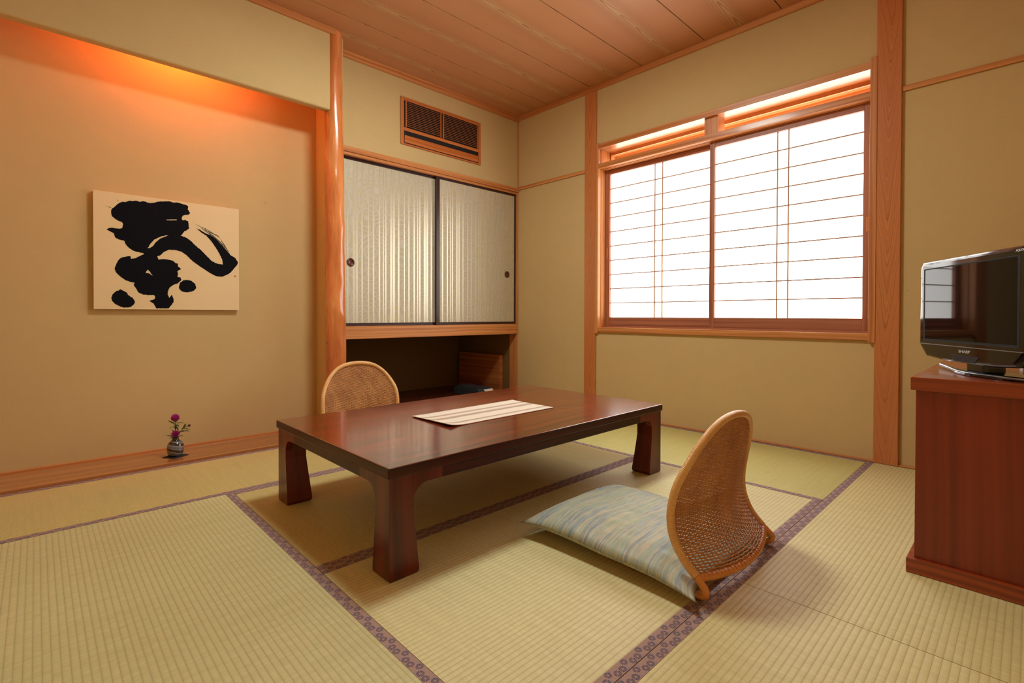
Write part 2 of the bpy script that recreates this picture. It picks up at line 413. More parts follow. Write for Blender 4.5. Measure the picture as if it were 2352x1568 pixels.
def mat_rattan(name, light, dark, wrap=0.0, rough=.4):
    t = NT(name); u, v = t.uv()
    n = t.noise(t.vec(t.m('MULTIPLY', u, 18), t.m('MULTIPLY', v, 90)), 1, 3)
    n2 = t.noise(t.obj(), 9, 3)
    f = t.m('ADD', t.m('MULTIPLY', n, .5), t.m('MULTIPLY', n2, .6))
    h = n
    if wrap:
        ph = t.m('FRACT', t.m('DIVIDE', u, wrap)); s_ = t.m('SINE', t.m('MULTIPLY', ph, pi))
        f = t.m('ADD', f, t.m('MULTIPLY', t.m('POWER', t.m('SUBTRACT', 1.0, s_), 3.0), .6)); h = s_
    c = t.ramp(f, [(.3, light), (.95, dark)])
    t.bsdf(c, rough, t.bump(h, .6, .0012), 0, .5, .15, .2); return t.mat
M['weave'] = mat_rattan('rattan_weave', S(220, 158, 96), S(136, 72, 34), rough=.5)
M['rim'] = mat_rattan('rattan_rim', S(250, 208, 144), S(216, 146, 82), wrap=.0042, rough=.3)
M['cane'] = mat_rattan('rattan_cane', S(240, 168, 96), S(198, 114, 54), rough=.35)

def mat_runner():
    t = NT('striped_runner'); u, v = t.uv()   # v across 0..0.28
    n = t.noise(t.vec(t.m('MULTIPLY', u, 14), t.m('MULTIPLY', v, 500)), 1, 3, .7)
    vv = t.m('MULTIPLY_ADD', n, .006, v)
    d = t.m('DIVIDE', vv, .286)
    cr = S(226, 212, 196); br = S(158, 130, 114); mv = S(188, 164, 150)
    c = t.ramp(d, [(0.0, mv), (.04, cr), (.12, cr), (.15, mv), (.19, br), (.22, cr), (.44, cr), (.47, mv), (.5, br), (.56, mv), (.60, cr), (.68, cr), (.71, br), (.76, mv), (.80, cr), (.97, cr), (1.0, mv)])
    c = t.mix(t.maprange(n, .3, .7, 0, .35), c, S(206, 188, 168))
    h = t.noise(t.vec(t.m('MULTIPLY', u, 60), t.m('MULTIPLY', v, 420)), 1, 2)
    t.bsdf(c, .85, t.bump(h, .6, .0015), 0, .2); return t.mat
M['runner'] = mat_runner()

def mat_vase():
    t = NT('swirled_glaze'); o = t.obj(); x = t.n('ShaderNodeSeparateXYZ', {0: o})
    n = t.noise(o, 14, 2)
    tilt = t.m('ADD', t.m('MULTIPLY', x.outputs[0], .25), t.m('MULTIPLY', x.outputs[1], -.1))
    z = t.m('ADD', t.m('ADD', x.outputs[2], tilt), t.m('MULTIPLY', n, .012))
    ph = t.m('FRACT', t.m('DIVIDE', z, .034))
    c = t.ramp(ph, [(0.0, S(60, 56, 58)), (.38, S(44, 34, 32)), (.44, S(170, 160, 150)), (.5, S(96, 98, 104)), (.85, S(104, 108, 116)), (.92, S(180, 172, 160)), (1.0, S(50, 40, 38))])
    top = t.m('GREATER_THAN', x.outputs[2], .083)
    c = t.mix(top, c, S(34, 26, 26))
    t.bsdf(c, .16, t.bump(n, .2, .002), 0, .5, .6, .06); return t.mat
M['vase'] = mat_vase()
M['lamp_glass'] = None
# ------------------------------------------------------------------ key dimensions (metres)
CEIL = 2.62; XB = -.08; YA = .025; YT = .11; YD = -.17; XW = -3.6; YS = -3.6
SX = -1.93      # alcove side wall
WY0, WY1 = -.885, -2.722   # window opening
WZ0, WZ1 = .672, 2.142

# walls
w = MB()
w.box(XB, .0, WY0, .03, -.05, 2.66); w.box(XB, .0, YS, WY1, -.05, 2.66)
w.box(XB, .0, WY1, WY0, -.05, WZ0); w.box(XB, .0, WY1, WY0, WZ1, 2.66)
struct('wall_right', w, M['plaster'])
w = MB()
struct('wall_alcove_back', (lambda q: (q.box(XW, SX, YT, YT + .1, -.05, 2.66), q)[1])(MB()), M['plaster'])
w.box(-1.90, 0, YA, YA + .03, 1.955, 2.66)                # above the closet
w.box(SX, -1.84, -.11, .92, -.05, 2.66)                   # partition between alcove and closet
struct('wall_back', w, M['plaster'])
w = MB()
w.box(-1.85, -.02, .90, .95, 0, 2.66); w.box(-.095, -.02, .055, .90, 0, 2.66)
struct('wall_recess', w, M['plaster_shade'])
w = MB()   # hanging wall over the alcove with softly rounded lower edge
prof = [(YD + .0, 2.66)] + [(YD + .012 - .012 * cos(a), 2.112 - .012 * sin(a)) for a in [i * pi / 10 for i in range(6)]]
prof += [(YD + .048 + .012 * sin(a), 2.112 - .012 * cos(a)) for a in [i * pi / 10 for i in range(6)]] + [(YD + .06, 2.66)]
w.prism(prof, 'x', XW, -1.955)
struct('wall_alcove', w, M['plaster'])
w = MB(); w.box(XW - .1, XW, YS, YT + .1, -.05, 2.66); struct('wall_left', w, M['plaster'])
w = MB(); w.box(XW, 0, YS - .1, YS, -.05, 2.66); struct('wall_front', w, M['plaster'])
w = MB(); w.box(XW, 0, YS, .95, -.10, -.05); struct('floor', w, M['darkwood'])
# ceiling boards
w = MB()
seams = [.05, -.368, -.828, -1.303, -1.779, -2.254, -2.73, -3.205, -3.68]
for a, b in zip(seams[1:], seams[:-1]):
    w.box(XW, 0, a + .003, b - .003, CEIL, CEIL + .012, 'x', cen=True)
w.box(XW, 0, .05, YT + .02, CEIL, CEIL + .012, 'x', cen=True)
w.box(XW, 0, YS - .1, YT + .1, CEIL + .012, CEIL + .04, mat=1)
struct('ceiling', w, [M['ceil'], M['black']])
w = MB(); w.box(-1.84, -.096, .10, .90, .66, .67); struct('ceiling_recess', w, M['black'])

# trims
tn = [0]
def trim(mb, mat='trim', bev=.002):
    tn[0] += 1; return struct('trim_%d' % tn[0], mb, M[mat], bev)
w = MB(); w.box(-1.86, XB, YA - .022, YA, 2.575, CEIL, 'x'); trim(w)
w = MB(); w.box(XB - .022, XB, YS, YA - .022, 2.58, CEIL, 'y'); trim(w)
w = MB(); w.box(XW, -1.925, YD - .02, YD, 2.583, CEIL, 'x'); trim(w)
# square posts in the window wall, casings, rails
w = MB(); w.box(XB - .014, XB + .06, -.882, -.768, -.0, 2.58, 'z', cen=True); trim(w, 'post', .003)
w = MB(); w.box(XB - .02, XB + .06, -2.835, -2.727, -.0, 2.58, 'z', cen=True); trim(w, 'post', .003)
w = MB(); w.box(XB - .012, XB, -.768, YA - .01, 1.945, 1.972, 'y'); trim(w)
w = MB(); w.box(XB - .012, XB, YS, -2.835, 1.945, 1.972, 'y'); trim(w)
w = MB(); w.box(XB - .010, XB, YA - .010, YA, 1.96, 2.575, 'z'); trim(w)
w = MB(); w.box(XB - .013, XB, YS, YA, 0, .010, 'y'); trim(w)          # strip between mats and wall
w = MB(); w.box(XW, SX, YT - .012, YT, .015, .026, 'x'); trim(w)       # alcove base strip
# closet posts and rails
w = MB(); w.box(-.098, XB, YA - .006, .115, 0, 1.955, 'z'); trim(w, 'trim', .002)
w = MB()   # lintel with stepped groove
w.box(-1.86, -.085, YA - .016, YA + .03, 1.926, 1.962, 'x'); w.box(-1.86, -.085, YA - .004, YA + .02, 1.905, 1.926, 'x')
w.box(-1.86, -.085, YA + .03, YA + .10, 1.915, 1.962, 'x'); trim(w)
w = MB(); w.box(-1.86, -.092, YA - .012, .60, .612, .702, 'x'); trim(w, 'trim', .003)   # shelf beam under the doors
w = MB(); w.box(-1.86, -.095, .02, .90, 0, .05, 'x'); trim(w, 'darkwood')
# alcove board
w = MB(); w.box(XW, SX + .01, -.222, YT, -.05, .016, 'x'); o = trim(w, 'alcove_board', .004)

# ------------------------------------------------------------------ closet sliding doors
def door(n, x0, x1, y, z0, z1, pull_x, leftw, rightw):
    g = bpy.data.objects.new('door_%d' % n, None); COL.objects.link(g); g.location = ((x0 + x1) / 2, y, z0); g['_org'] = tuple(g.location); g['kind'] = 'structure'
    m = MB(); m.box(x0 + leftw * .5, x1 - rightw * .5, y + .004, y + .016, z0 + .01, z1 - .01, 'z', off=(0, 0)); build('paper_panel', m, M['fusuma'], g)
    m = MB()
    m.box(x0, x0 + leftw, y, y + .02, z0, z1, 'z'); m.box(x1 - rightw, x1, y, y + .02, z0, z1, 'z')
    m.box(x0 + leftw, x1 - rightw, y, y + .02, z0, z0 + .022, 'x'); m.box(x0 + leftw, x1 - rightw, y, y + .02, z1 - .022, z1, 'x')
    build('frame', m, M['black_lacquer'], g, .002)
    m = MB()
    pr = [(.0, .000), (.012, .000), (.0175, -.001), (.019, -.004), (.024, -.005), (.028, -.004), (.0305, -.001), (.0305, .006)]
    m.grid(lambda a, b: (pull_x + pr[b][0] * cos(2 * pi * a / 32), y + .0035 + pr[b][1] , 1.158 + pr[b][0] * 1.0 * sin(2 * pi * a / 32)), 32, len(pr), closeu=True)
    build('door_pull', m, M['pull'], g)
door(1, -1.838, -.955, YA + .033, .704, 1.908, -1.706, .02, .02)
door(2, -.992, -.102, YA + .006, .704, 1.908, -.208, .034, .018)

# ------------------------------------------------------------------ air-conditioner grille over the closet
g = thing('vent_grille', 'wooden louvred air conditioner grille set in the wall above the sliding closet doors', 'vent grille', (-.932, YA, 2.08))
x0, x1, z0, z1 = -1.324, -.540, 2.082, 2.444; y = YA
m = MB()
m.box(x0, x0 + .026, y - .010, y + .02, z0, z1, 'z'); m.box(x1 - .022, x1, y - .010, y + .02, z0, z1, 'z')
m.box(x0 + .026, x1 - .022, y - .010, y + .02, z1 - .026, z1, 'x'); m.box(x0 + .026, x1 - .022, y - .010, y + .02, z0, z0 + .012, 'x')
m.box(x0 + .026, x1 - .022, y - .010, y + .02, 2.190, 2.214, 'x'); build('frame', m, M['grille'], g, .002)
m = MB(); m.box(x0 + .01, x1 - .01, y - .0005, y + .001, z0 + .01, z1 - .01); build('backing', m, M['black'], g)
# the opening behind the louvres is modelled as a shallow dark box in front of the plaster
m = MB(); m.box(x0 + .034, x1 - .024, y - .006, y + .004, z0 + .02, 2.158, 'x'); build('lower_flap', m, M['grille'], g, .002)
for xa, xb in ((x0 + .038, -.955), (-.938, x1 - .03)):
    for xx in (xa, xb - .009):
        fr = MB(); fr.box(xx, xx + .009, y - .012, y - .002, 2.216, 2.414, 'z'); build('louvre_stile', fr, M['grille'], g)
    m = MB()
    for k in range(14):
        z = 2.226 + k * .0136
        m.prism([(y - .0095, z), (y - .0085, z + .0035), (y - .0015, z + .0075), (y - .0015, z + .0045)], 'x', xa + .009, xb - .009)
    build('louvre_slats', m, M['grille_dark'], g)

# ------------------------------------------------------------------ window
gw = bpy.data.objects.new('window_1', None); COL.objects.link(gw); gw.location = (XB, -1.8, WZ0); gw['_org'] = tuple(gw.location); gw['kind'] = 'structure'
m = MB(); m.box(XB - .018, .055, WY1 + .01, WY0 - .01, .652, .690, 'y'); build('window_sill', m, M['trim'], gw, .002)
m = MB(); m.box(-.012 - .035, -.012 + .03, WY1, WY0, .690, .7028, 'y'); build('sill_rail', m, M['shoji_wood'], gw)
m = MB(); m.box(XB - .015, .07, WY1 - .004, WY0 - .001, 2.107, 2.146, 'y'); build('head_rail', m, M['trim'], gw, .002)
m = MB(); m.box(XB - .014, -.055, WY1, WY0 - .001, 1.952, 1.990, 'y'); m.box(-.055, .028, WY1, WY0, 1.948, 1.985, 'y'); build('lintel_rail', m, M['trim'], gw, .002)
m = MB(); m.box(-.072, .03, -1.862, -1.768, 1.988, 2.108, 'z'); build('transom_post', m, M['trim'], gw, .002)
m = MB(); m.box(XB - .020, -.055, WY0 - .022, WY0 + .006, .640, 2.152, 'z'); m.box(-.060, .055, WY0 - .028, WY0 + .0, .66, 2.11, 'z'); m.box(.05, .12, WY0 - .045, WY0, .66, 2.11, 'z'); build('jamb', m, M['trim'], gw, .002)
m = MB(); m.box(XB - .024, -.05, WY1 - .010, WY1 + .022, .640, 2.165, 'z'); m.box(-.060, .12, WY1, WY1 + .026, .66, 2.11, 'z'); build('jamb', m, M['trim'], gw, .002)
# outer window: deep wooden box, frames and glass
m = MB()
m.box(.055, .105, WY1, WY0, 2.083, 2.30, 'y'); m.box(.105, .16, WY1, WY0, 2.062, 2.30, 'y')
m.box(.055, .16, WY1, WY0, .60, .70, 'y'); m.box(.055, .16, WY0 - .01, WY0 + .1, .60, 2.3, 'z'); m.box(.055, .16, WY1 - .1, WY1 + .01, .60, 2.3, 'z')
build('outer_frame', m, M['trim'], gw)
def mat_glass():
    t = NT('window_glass')
    gl = t.n('ShaderNodeBsdfGlossy', {'Roughness': .02}); tr = t.n('ShaderNodeBsdfTransparent', {'Color': (.97, .98, .97, 1)})
    fr = t.n('ShaderNodeFresnel', {'IOR': 1.45}); mx = t.n('ShaderNodeMixShader', {0: fr.outputs[0], 1: tr.outputs[0], 2: gl.outputs[0]})
    t.t.links.new(mx.outputs[0], t.out.inputs[0]); return t.mat
M['glass'] = mat_glass()
m = MB(); m.box(.140, .145, WY1 + .005, WY0 - .005, .70, 2.065); build('glass_pane', m, M['glass'], gw)

def shoji(label, ya, yb, xf, stL, stR, vy):
    """ya > yb (left to right in view); xf = front x"""
    g = thing('shoji_screen', label, 'shoji screen', (xf + .015, (ya + yb) / 2, .7005), group=None)
    m = MB(); m.box(xf, xf + .03, ya - stL, ya, .703, 1.950, 'z'); m.box(xf, xf + .03, yb, yb + stR, .703, 1.950, 'z')
    m.box(xf + .001, xf + .029, yb + stR, ya - stL, .703, .770, 'y'); m.box(xf + .001, xf + .029, yb + stR, ya - stL, 1.912, 1.950, 'y')
    build('frame', m, M['shoji_wood'], g, .0015)
    m = MB()
    for k in range(10):
        z = .770 + (k + 1) * .1142
        if k < 9: m.box(xf + .012, xf + .022, yb + stR, ya - stL, z - .0032, z + .0032, 'y')
    for yy in vy: m.box(xf + .0115, xf + .0225, yy - .0032, yy + .0032, .770, 1.912, 'z')
    build('lattice', m, M['lattice_wood'], g)
    m = MB(); m.box(xf + .0226, xf + .0232, yb + stR - .003, ya - stL + .003, .768, 1.914); build('paper', m, M['shoji'], g)
    return g
gL = shoji('left white paper shoji screen with fine lattice behind the sash line of the window', -.914, -1.815, -.006, .040, .035, (-1.351, -1.414))
gR = shoji('right white paper shoji screen in front with fine lattice beside the wide post', -1.795, -2.702, -.046, .034, .040, (-2.217, -2.280))
m = MB(); m.box(-.0475, -.0455, -2.690, -2.676, 1.245, 1.325, 'z'); build('finger_pull', m, M['trim'], gR, .001)
m = MB(); m.box(-.0075, -.0055, -.940, -.928, 1.245, 1.325, 'z'); build('finger_pull', m, M['trim'], gL, .001)

# ------------------------------------------------------------------ tatami mats
HB = .031
def mat_(tone, label, x0, x1, y0, y1, along, borders):
    g = thing('tatami_mat', label, 'tatami mat', ((x0 + x1) / 2, (y0 + y1) / 2, -.05), group='tatami mats covering the floor')
    e = .0012
    x0 += e; x1 -= e; y0 += e; y1 -= e
    c = [x0, x1, y0, y1]
    if along == 'x':
        if 'lo' in borders: c[2] += HB
        if 'hi' in borders: c[3] -= HB
    else:
        if 'lo' in borders: c[0] += HB
        if 'hi' in borders: c[1] -= HB
    m = MB(); m.box(x0, x1, y0, y1, -.05, -.003, along); 
    build('straw_core', m, M['tatami' + tone], g)
    m = MB(); o = (0, 0)
    m.box(c[0], c[1], c[2], c[3], -.003, -.0010, along, off=(random.uniform(0, 9), 0)); build('rush_cover', m, M['tatami' + tone], g)
    for b in borders:
        m = MB()
        if along == 'x':
            a0, a1 = (y0, y0 + HB) if b == 'lo' else (y1 - HB, y1)
            P = [(x0, a0), (x1, a0), (x1, a1), (x0, a1)]; uvs = [(x0, 0), (x1, 0), (x1, HB), (x0, HB)]
        else:
            a0, a1 = (x0, x0 + HB) if b == 'lo' else (x1 - HB, x1)
            P = [(a0, y0), (a1, y0), (a1, y1), (a0, y1)]; uvs = [(y0, 0), (y0, HB), (y1, HB), (y1, 0)]
        uvs = [(q[0] + 10, q[1]) for q in uvs]
        m.face([(p[0], p[1], -.0001) for p in P], uvs); m.face([(p[0], p[1], -.003) for p in P][::-1], uvs[::-1])
        for i in range(4):
            j = (i + 1) % 4
            m.face([(P[i][0], P[i][1], -.003), (P[j][0], P[j][1], -.003), (P[j][0], P[j][1], -.0001), (P[i][0], P[i][1], -.0001)], [uvs[i], uvs[j], uvs[j], uvs[i]])
        build('brocade_border', m, M['heri'], g)
X0 = XB - .013; LB = -.938; L3 = -2.70; XS = -1.83
YF = -.222; L2 = -.875; L4 = -1.80; L6 = -2.70
mat_('M1', 'yellowish tatami mat lying along the wooden alcove board', XW, XS, L2, YF, 'x', ('lo', 'hi'))
mat_('M1', 'tatami mat in front of the closet recess behind the table', XS, X0, L2, YA - .012, 'x', ('lo', 'hi'))
mat_('M2', 'pale green tatami mat at the lower left with lengthwise ribs', XW, L3, L6, L2, 'y', ('lo', 'hi'))
mat_('M3', 'shaded tatami mat lying under the low table', L3, LB, L4, L2, 'x', ('lo', 'hi'))
mat_('M4', 'tatami mat beneath the silk cushion and the nearest table leg', L3, LB, L6, L4, 'x', ('lo', 'hi'))
mat_('M7', 'olive tatami mat lying along the wall under the window', LB, X0, L6, L2, 'y', ('lo', 'hi'))
mat_('M5', 'tatami mat beside the television cabinet reaching the window wall', XS, X0, YS, L6, 'x', ('lo', 'hi'))
mat_('M5', 'tatami mat at the bottom right corner nearest the viewer', XW, XS, YS, L6, 'x', ('lo', 'hi'))
# ------------------------------------------------------------------ natural log pillar
g = MB()
cx_, cy_ = -1.905, -.125
def logf(a, b):
    t = 2 * pi * a / 40; z = 2.62 * b / 90
    r = .0535 + .0145 * (1 - z / 2.62)
    n = mnoise.noise(Vector((cos(t) * 1.1, sin(t) * 1.1, z * 2.6))) * .0045 + mnoise.noise(Vector((cos(t) * 2.5, sin(t) * 2.5, z * 7 + 9))) * .0022
    for (kt, kz, kr, kw) in ((-1.9, 1.66, .006, .05), (-1.2, 1.0, .005, .04), (-1.6, .80, .007, .06), (-2.3, .86, .005, .05), (-.8, 1.35, .005, .05), (-1.0, .74, .004, .05)):
        d = ((t - kt + pi) % (2 * pi)) - pi
        n += kr * math.exp(-(d * .06 / kw) ** 2 * 3 - ((z - kz) / kw) ** 2)
    bulge = .004 * math.exp(-((z - .84) / .12) ** 2)
    r += n + bulge
    return (cx_ + .006 * sin(z * 1.7 + .5) + r * cos(t), cy_ + r * sin(t), z)
g.grid(logf, 40, 91, closeu=True, uvfn=lambda a, b: (2.62 * b / 90, a / 40 * .4))
o = build('alcove_pillar', g, M['log']); tag(o, 'polished natural log pillar between the alcove and the closet, reaching the ceiling', 'pillar')

# ------------------------------------------------------------------ low table
TX0, TX1, TY0, TY1, TH = -2.592, -1.052, -2.025, -1.092, .338
g = thing('low_table', 'low dark red lacquered rectangular table with flared legs in the middle of the mats', 'table', ((TX0 + TX1) / 2, (TY0 + TY1) / 2, 0))
m = MB(); m.box(TX0, TX1, TY0, TY1, .3055, TH, 'x'); m.m = [1, 1, 1, 1, 0, 0]
o = build('table_top', m, [M['table'], M['table_edge_shade']], g, .004)
ins = .007
ax0, ax1, ay0, ay1 = TX0 + ins, TX1 - ins, TY0 + ins, TY1 - ins
AZ0, AZ1 = .271, .3055
for nm, bx in (('apron', (ax0 + .187, ax1 - .187, ay0, ay0 + .026)), ('apron', (ax0 + .187, ax1 - .187, ay1 - .026, ay1))):
    m = MB(); m.box(bx[0], bx[1], bx[2], bx[3], AZ0, AZ1, 'x'); build(nm, m, M['table_edge_shade'], g, .0012)
for bx in ((ax0, ax0 + .026, ay0 + .187, ay1 - .187), (ax1 - .026, ax1, ay0 + .187, ay1 - .187)):
    m = MB(); m.box(bx[0], bx[1], bx[2], bx[3], AZ0, AZ1, 'y'); build('apron', m, M['table_edge_shade'], g, .0012)
def legw(z):
    pts = [(0, .099), (.012, .102), (.03, .1), (.13, .089), (.19, .083), (.226, .083), (.306, .084)]
    for (a, wa), (b, wb) in zip(pts, pts[1:]):
        if z <= b: return wa + (wb - wa) * (z - a) / (b - a)
    return pts[-1][1]
for sx in (0, 1):
    for sy in (0, 1):
        X = ax0 if sx == 0 else ax1; Y = ay0 if sy == 0 else ay1; dx = 1 if sx == 0 else -1; dy = 1 if sy == 0 else -1
        m = MB(); zs = [0, .003, .012, .03, .06, .1, .13, .16, .19, .226, .306]
        i = len(m.v)
        for z in zs:
            ww = legw(z) - (.003 if z == 0 else 0); e = .002 if z == 0 else 0
            for (p, q) in ((e, e), (ww, e), (ww, ww), (e, ww)): m.v.append((X + dx * p, Y + dy * q, z))
        off = random.uniform(0, 9)
        for k in range(len(zs) - 1):
            for j in range(4):
                j2 = (j + 1) % 4
                m.f.append([i + k * 4 + j, i + k * 4 + j2, i + k * 4 + 4 + j2, i + k * 4 + 4 + j])
                m.uv.append([(zs[k] + off, j * .1), (zs[k] + off, j * .1 + .1), (zs[k + 1] + off, j * .1 + .1), (zs[k + 1] + off, j * .1)]); m.m.append(0); m.sm.append(False)
        m.f.append([i + 3, i + 2, i + 1, i]); m.uv.append([(0, 0)] * 4); m.m.append(0); m.sm.append(False)
        # curved brackets running into the aprons
        arc = [(.083 - .001, .3055), (.083 - .001, .222)]
        for k in range(11):
            a = k / 10 * pi / 2
            arc.append((.083 + .052 * (1 - cos(a)), .222 + .049 * sin(a)))
        arc += [(.187, .271), (.187, .3055)]
        m.prism([(X + dx * p, z) for p, z in arc], 'y', Y, Y + dy * .026, grain='z', off=(off, 0))
        m.prism([(Y + dy * p, z) for p, z in arc], 'x', X, X + dx * .026, grain='z', off=(off, .3))
        build('leg', m, M['table_leg'], g, .0012)

# ------------------------------------------------------------------ striped runner
m = MB(); RX0, RX1, RY0, RY1 = -2.142, -1.532, -1.716, -1.432
def rf(top):
    def f(a, b):
        u = a / 60; v = b / 24
        x = RX0 + (RX1 - RX0) * u; y = RY0 + (RY1 - RY0) * v
        if b in (0, 24): y += mnoise.noise(Vector((x * 40, b, 0))) * .0025
        if a in (0, 60): x += mnoise.noise(Vector((y * 90, a, 0))) * .003
        lift = .009 * max(0, 1 - u / .14) ** 2 * (1 - v * .75) + .002 * max(0, 1 - abs(v - 1) / .1) * u
        z = TH + .0006 + lift + .0006 * (1 + sin(u * 40) * sin(v * 9)) * .5
        return (x, y, z + (.0022 if top else 0))
    return f
uvr = lambda a, b: ((RX1 - RX0) * a / 60, .286 * b / 24)
m.grid(rf(True), 61, 25, uvfn=uvr); m.grid(rf(False), 61, 25, uvfn=uvr)
for side in ('a', 'b'):
    n = 61 if side == 'a' else 25
    for e in (0, 24 if side == 'a' else 60):
        i = len(m.v)
        for k in range(n):
            q = (k, e) if side == 'a' else (e, k)
            m.v.append(rf(True)(*q)); m.v.append(rf(False)(*q))
        for k in range(n - 1):
            q1 = (k, e) if side == 'a' else (e, k)
            m.f.append([i + 2 * k, i + 2 * k + 1, i + 2 * k + 3, i + 2 * k + 2]); m.uv.append([uvr(*q1)] * 4); m.m.append(0); m.sm.append(True)
o = build('table_runner', m, M['runner']); tag(o, 'cream and brown striped woven runner lying on the low table', 'table runner')

# ------------------------------------------------------------------ legless rattan chair
RIM = [(.060, .244, .000), (.100, .246, .040), (.150, .250, .066), (.200, .252, .074), (.250, .251, .070), (.300, .243, .059), (.350, .221, .042), (.400, .187, .025), (.440, .143, .011), (.462, .098, .004), (.473, .050, .001), (.4765, .0, .000)]
def rimat(z):
    """half width and depth (forward) of the rim at height z"""
    if z >= RIM[-1][0]: return 0.0, RIM[-1][2]
    for (z0, w0, d0), (z1, w1, d1) in zip(RIM, RIM[1:]):
        if z <= z1:
            t = max(0, (z - z0) / (z1 - z0)); return w0 + (w1 - w0) * t, d0 + (d1 - d0) * t
def catmull(P, n):
    out = []
    for k in range(len(P) - 1):
        p0 = P[max(k - 1, 0)]; p1 = P[k]; p2 = P[k + 1]; p3 = P[min(k + 2, len(P) - 1)]
        for j in range(n):
            t = j / n
            out.append(tuple(.5 * ((2 * b) + (-a + c) * t + (2 * a - 5 * b + 4 * c - d) * t * t + (-a + 3 * b - 3 * c + d) * t ** 3) for a, b, c, d in zip(p0, p1, p2, p3)))
    out.append(tuple(P[-1])); return out
HALF = catmull(RIM, 8)
def half_w(z):
    for (z0, w0, d0), (z1, w1, d1) in zip(HALF, HALF[1:]):
        if z0 <= z <= z1 and z1 > z0:
            t = (z - z0) / (z1 - z0); return w0 + (w1 - w0) * t, d0 + (d1 - d0) * t
    return (0.0, HALF[-1][2]) if z > HALF[-1][0] - 1e-6 else (HALF[0][1], HALF[0][2])
def bulge(z): return .050 if z < .2 else .050 - .012 * (z - .2) / .28
def surf(x, z):
    w_, d_ = half_w(z)
    return d_ - bulge(z) * max(0.0, (w_ * w_ - x * x)) / .0625
def zbot(x): return .060 - .014 * (1 - (x / .244) ** 2)
def top_z(x):
    lo = .30; hi = .4765
    for _ in range(30):
        mid = (lo + hi) / 2
        if half_w(mid)[0] > abs(x): lo = mid
        else: hi = mid
    return lo
def make_chair(label):
    g = thing('floor_chair', label, 'floor chair', (0, 0, 0), group='legless rattan chairs at the low table')
    left = [(-w_, d_, z_) for z_, w_, d_ in HALF]; right = [(w_, d_, z_) for z_, w_, d_ in HALF][::-1]
    rim = left + right[1:]
    # runs down and curls forward under the seat
    ext = catmull([(-.244, 0, .060), (-.246, -.016, .046), (-.248, -.029, .030), (-.245, -.018, .0135), (-.238, .03, .0115), (-.232, .12, .0115)], 6)
    endp = [(-a, b, c) for a, b, c in ext]
    m = MB(); m.tube(rim, .0118, 12); build('rim', m, M['rim'], g, local=True)
    base = ext[::-1] + [] 
    m = MB()
    pts = [(-.244, 0, .060)] + ext[1:] + catmull([(-.232, .12, .0115), (-.225, .30, .0115), (-.18, .40, .0115), (0, .43, .0115), (.18, .40, .0115), (.225, .30, .0115), (.232, .12, .0115)], 5)[1:] + endp[::-1][1:]
    m.tube(pts, .0108, 10); build('base_frame', m, M['cane'], g, local=True)
    m = MB(); bar = []
    for k in range(41):
        x = -.244 + .488 * k / 40; bar.append((x, surf(x, zbot(x)) - .002, zbot(x) - .003))
    m.tube(bar, .0115, 10)
    bb = build('bottom_rail', m, M['cane'], g, local=True)
    m = MB()
    for k in range(1, 30):
        x = -.244 + .488 * k / 30; z = zbot(x); y = surf(x, z)
        loop = [(x - .003 + .0045 * sin(a), y - .002 - .0122 * cos(a), z - .003 + .0132 * sin(a)) for a in [radians(d_) for d_ in (20, 45, 70, 95, 115)]]
        m.tube(loop, .0012, 5)
    build('lashing', m, M['cane'], bb, local=True)
    m = MB(); NS = 31; dxs = .482 / (NS - 1); xs = [-.241 + dxs * k for k in range(NS)]
    for x in xs:
        zt = top_z(x); zb = zbot(x); n = max(6, int((zt - zb) / .02))
        m.tube([(x, surf(x, zb + (zt - zb) * k / n), zb + (zt - zb) * k / n) for k in range(n + 1)], .0017, 5, caps=False)
    row = 0; z = .066
    while z < .470:
        w_, _ = half_w(z); w_ -= .003
        pts = []; ph = row % 2
        k = -60
        js = sorted(set([-w_, w_] + [x for x in xs if abs(x) < w_] + [x + dxs / 2 for x in xs if abs(x + dxs / 2) < w_]))
        for x in js:
            idx = (x + .241) / dxs; a = .0019 * cos(pi * (idx + ph))
            sag = -.012 * (1 - (x / .25) ** 2) * max(0, 1 - (z - .06) / .2)
            zz = z + sag + mnoise.noise(Vector((x * 30, row * .37, 1))) * .0006
            pts.append((x, surf(x, zz) + a, zz))
        if len(pts) > 2: m.tube(pts, .0026 if z > .24 else .0029, 4, caps=False)
        row += 1; z += .0050 if z > .2 else .0054
    build('woven_back', m, M['weave'], g, local=True)
    return g
ch = make_chair('rattan legless chair seen from behind on the near silk cushion, right of the table')
ch.location = (-1.765, -2.672, 0)
ch2 = dup(ch, (-1.838, -.300, 0), pi, 'rattan legless chair facing the viewer across the far side of the low table')

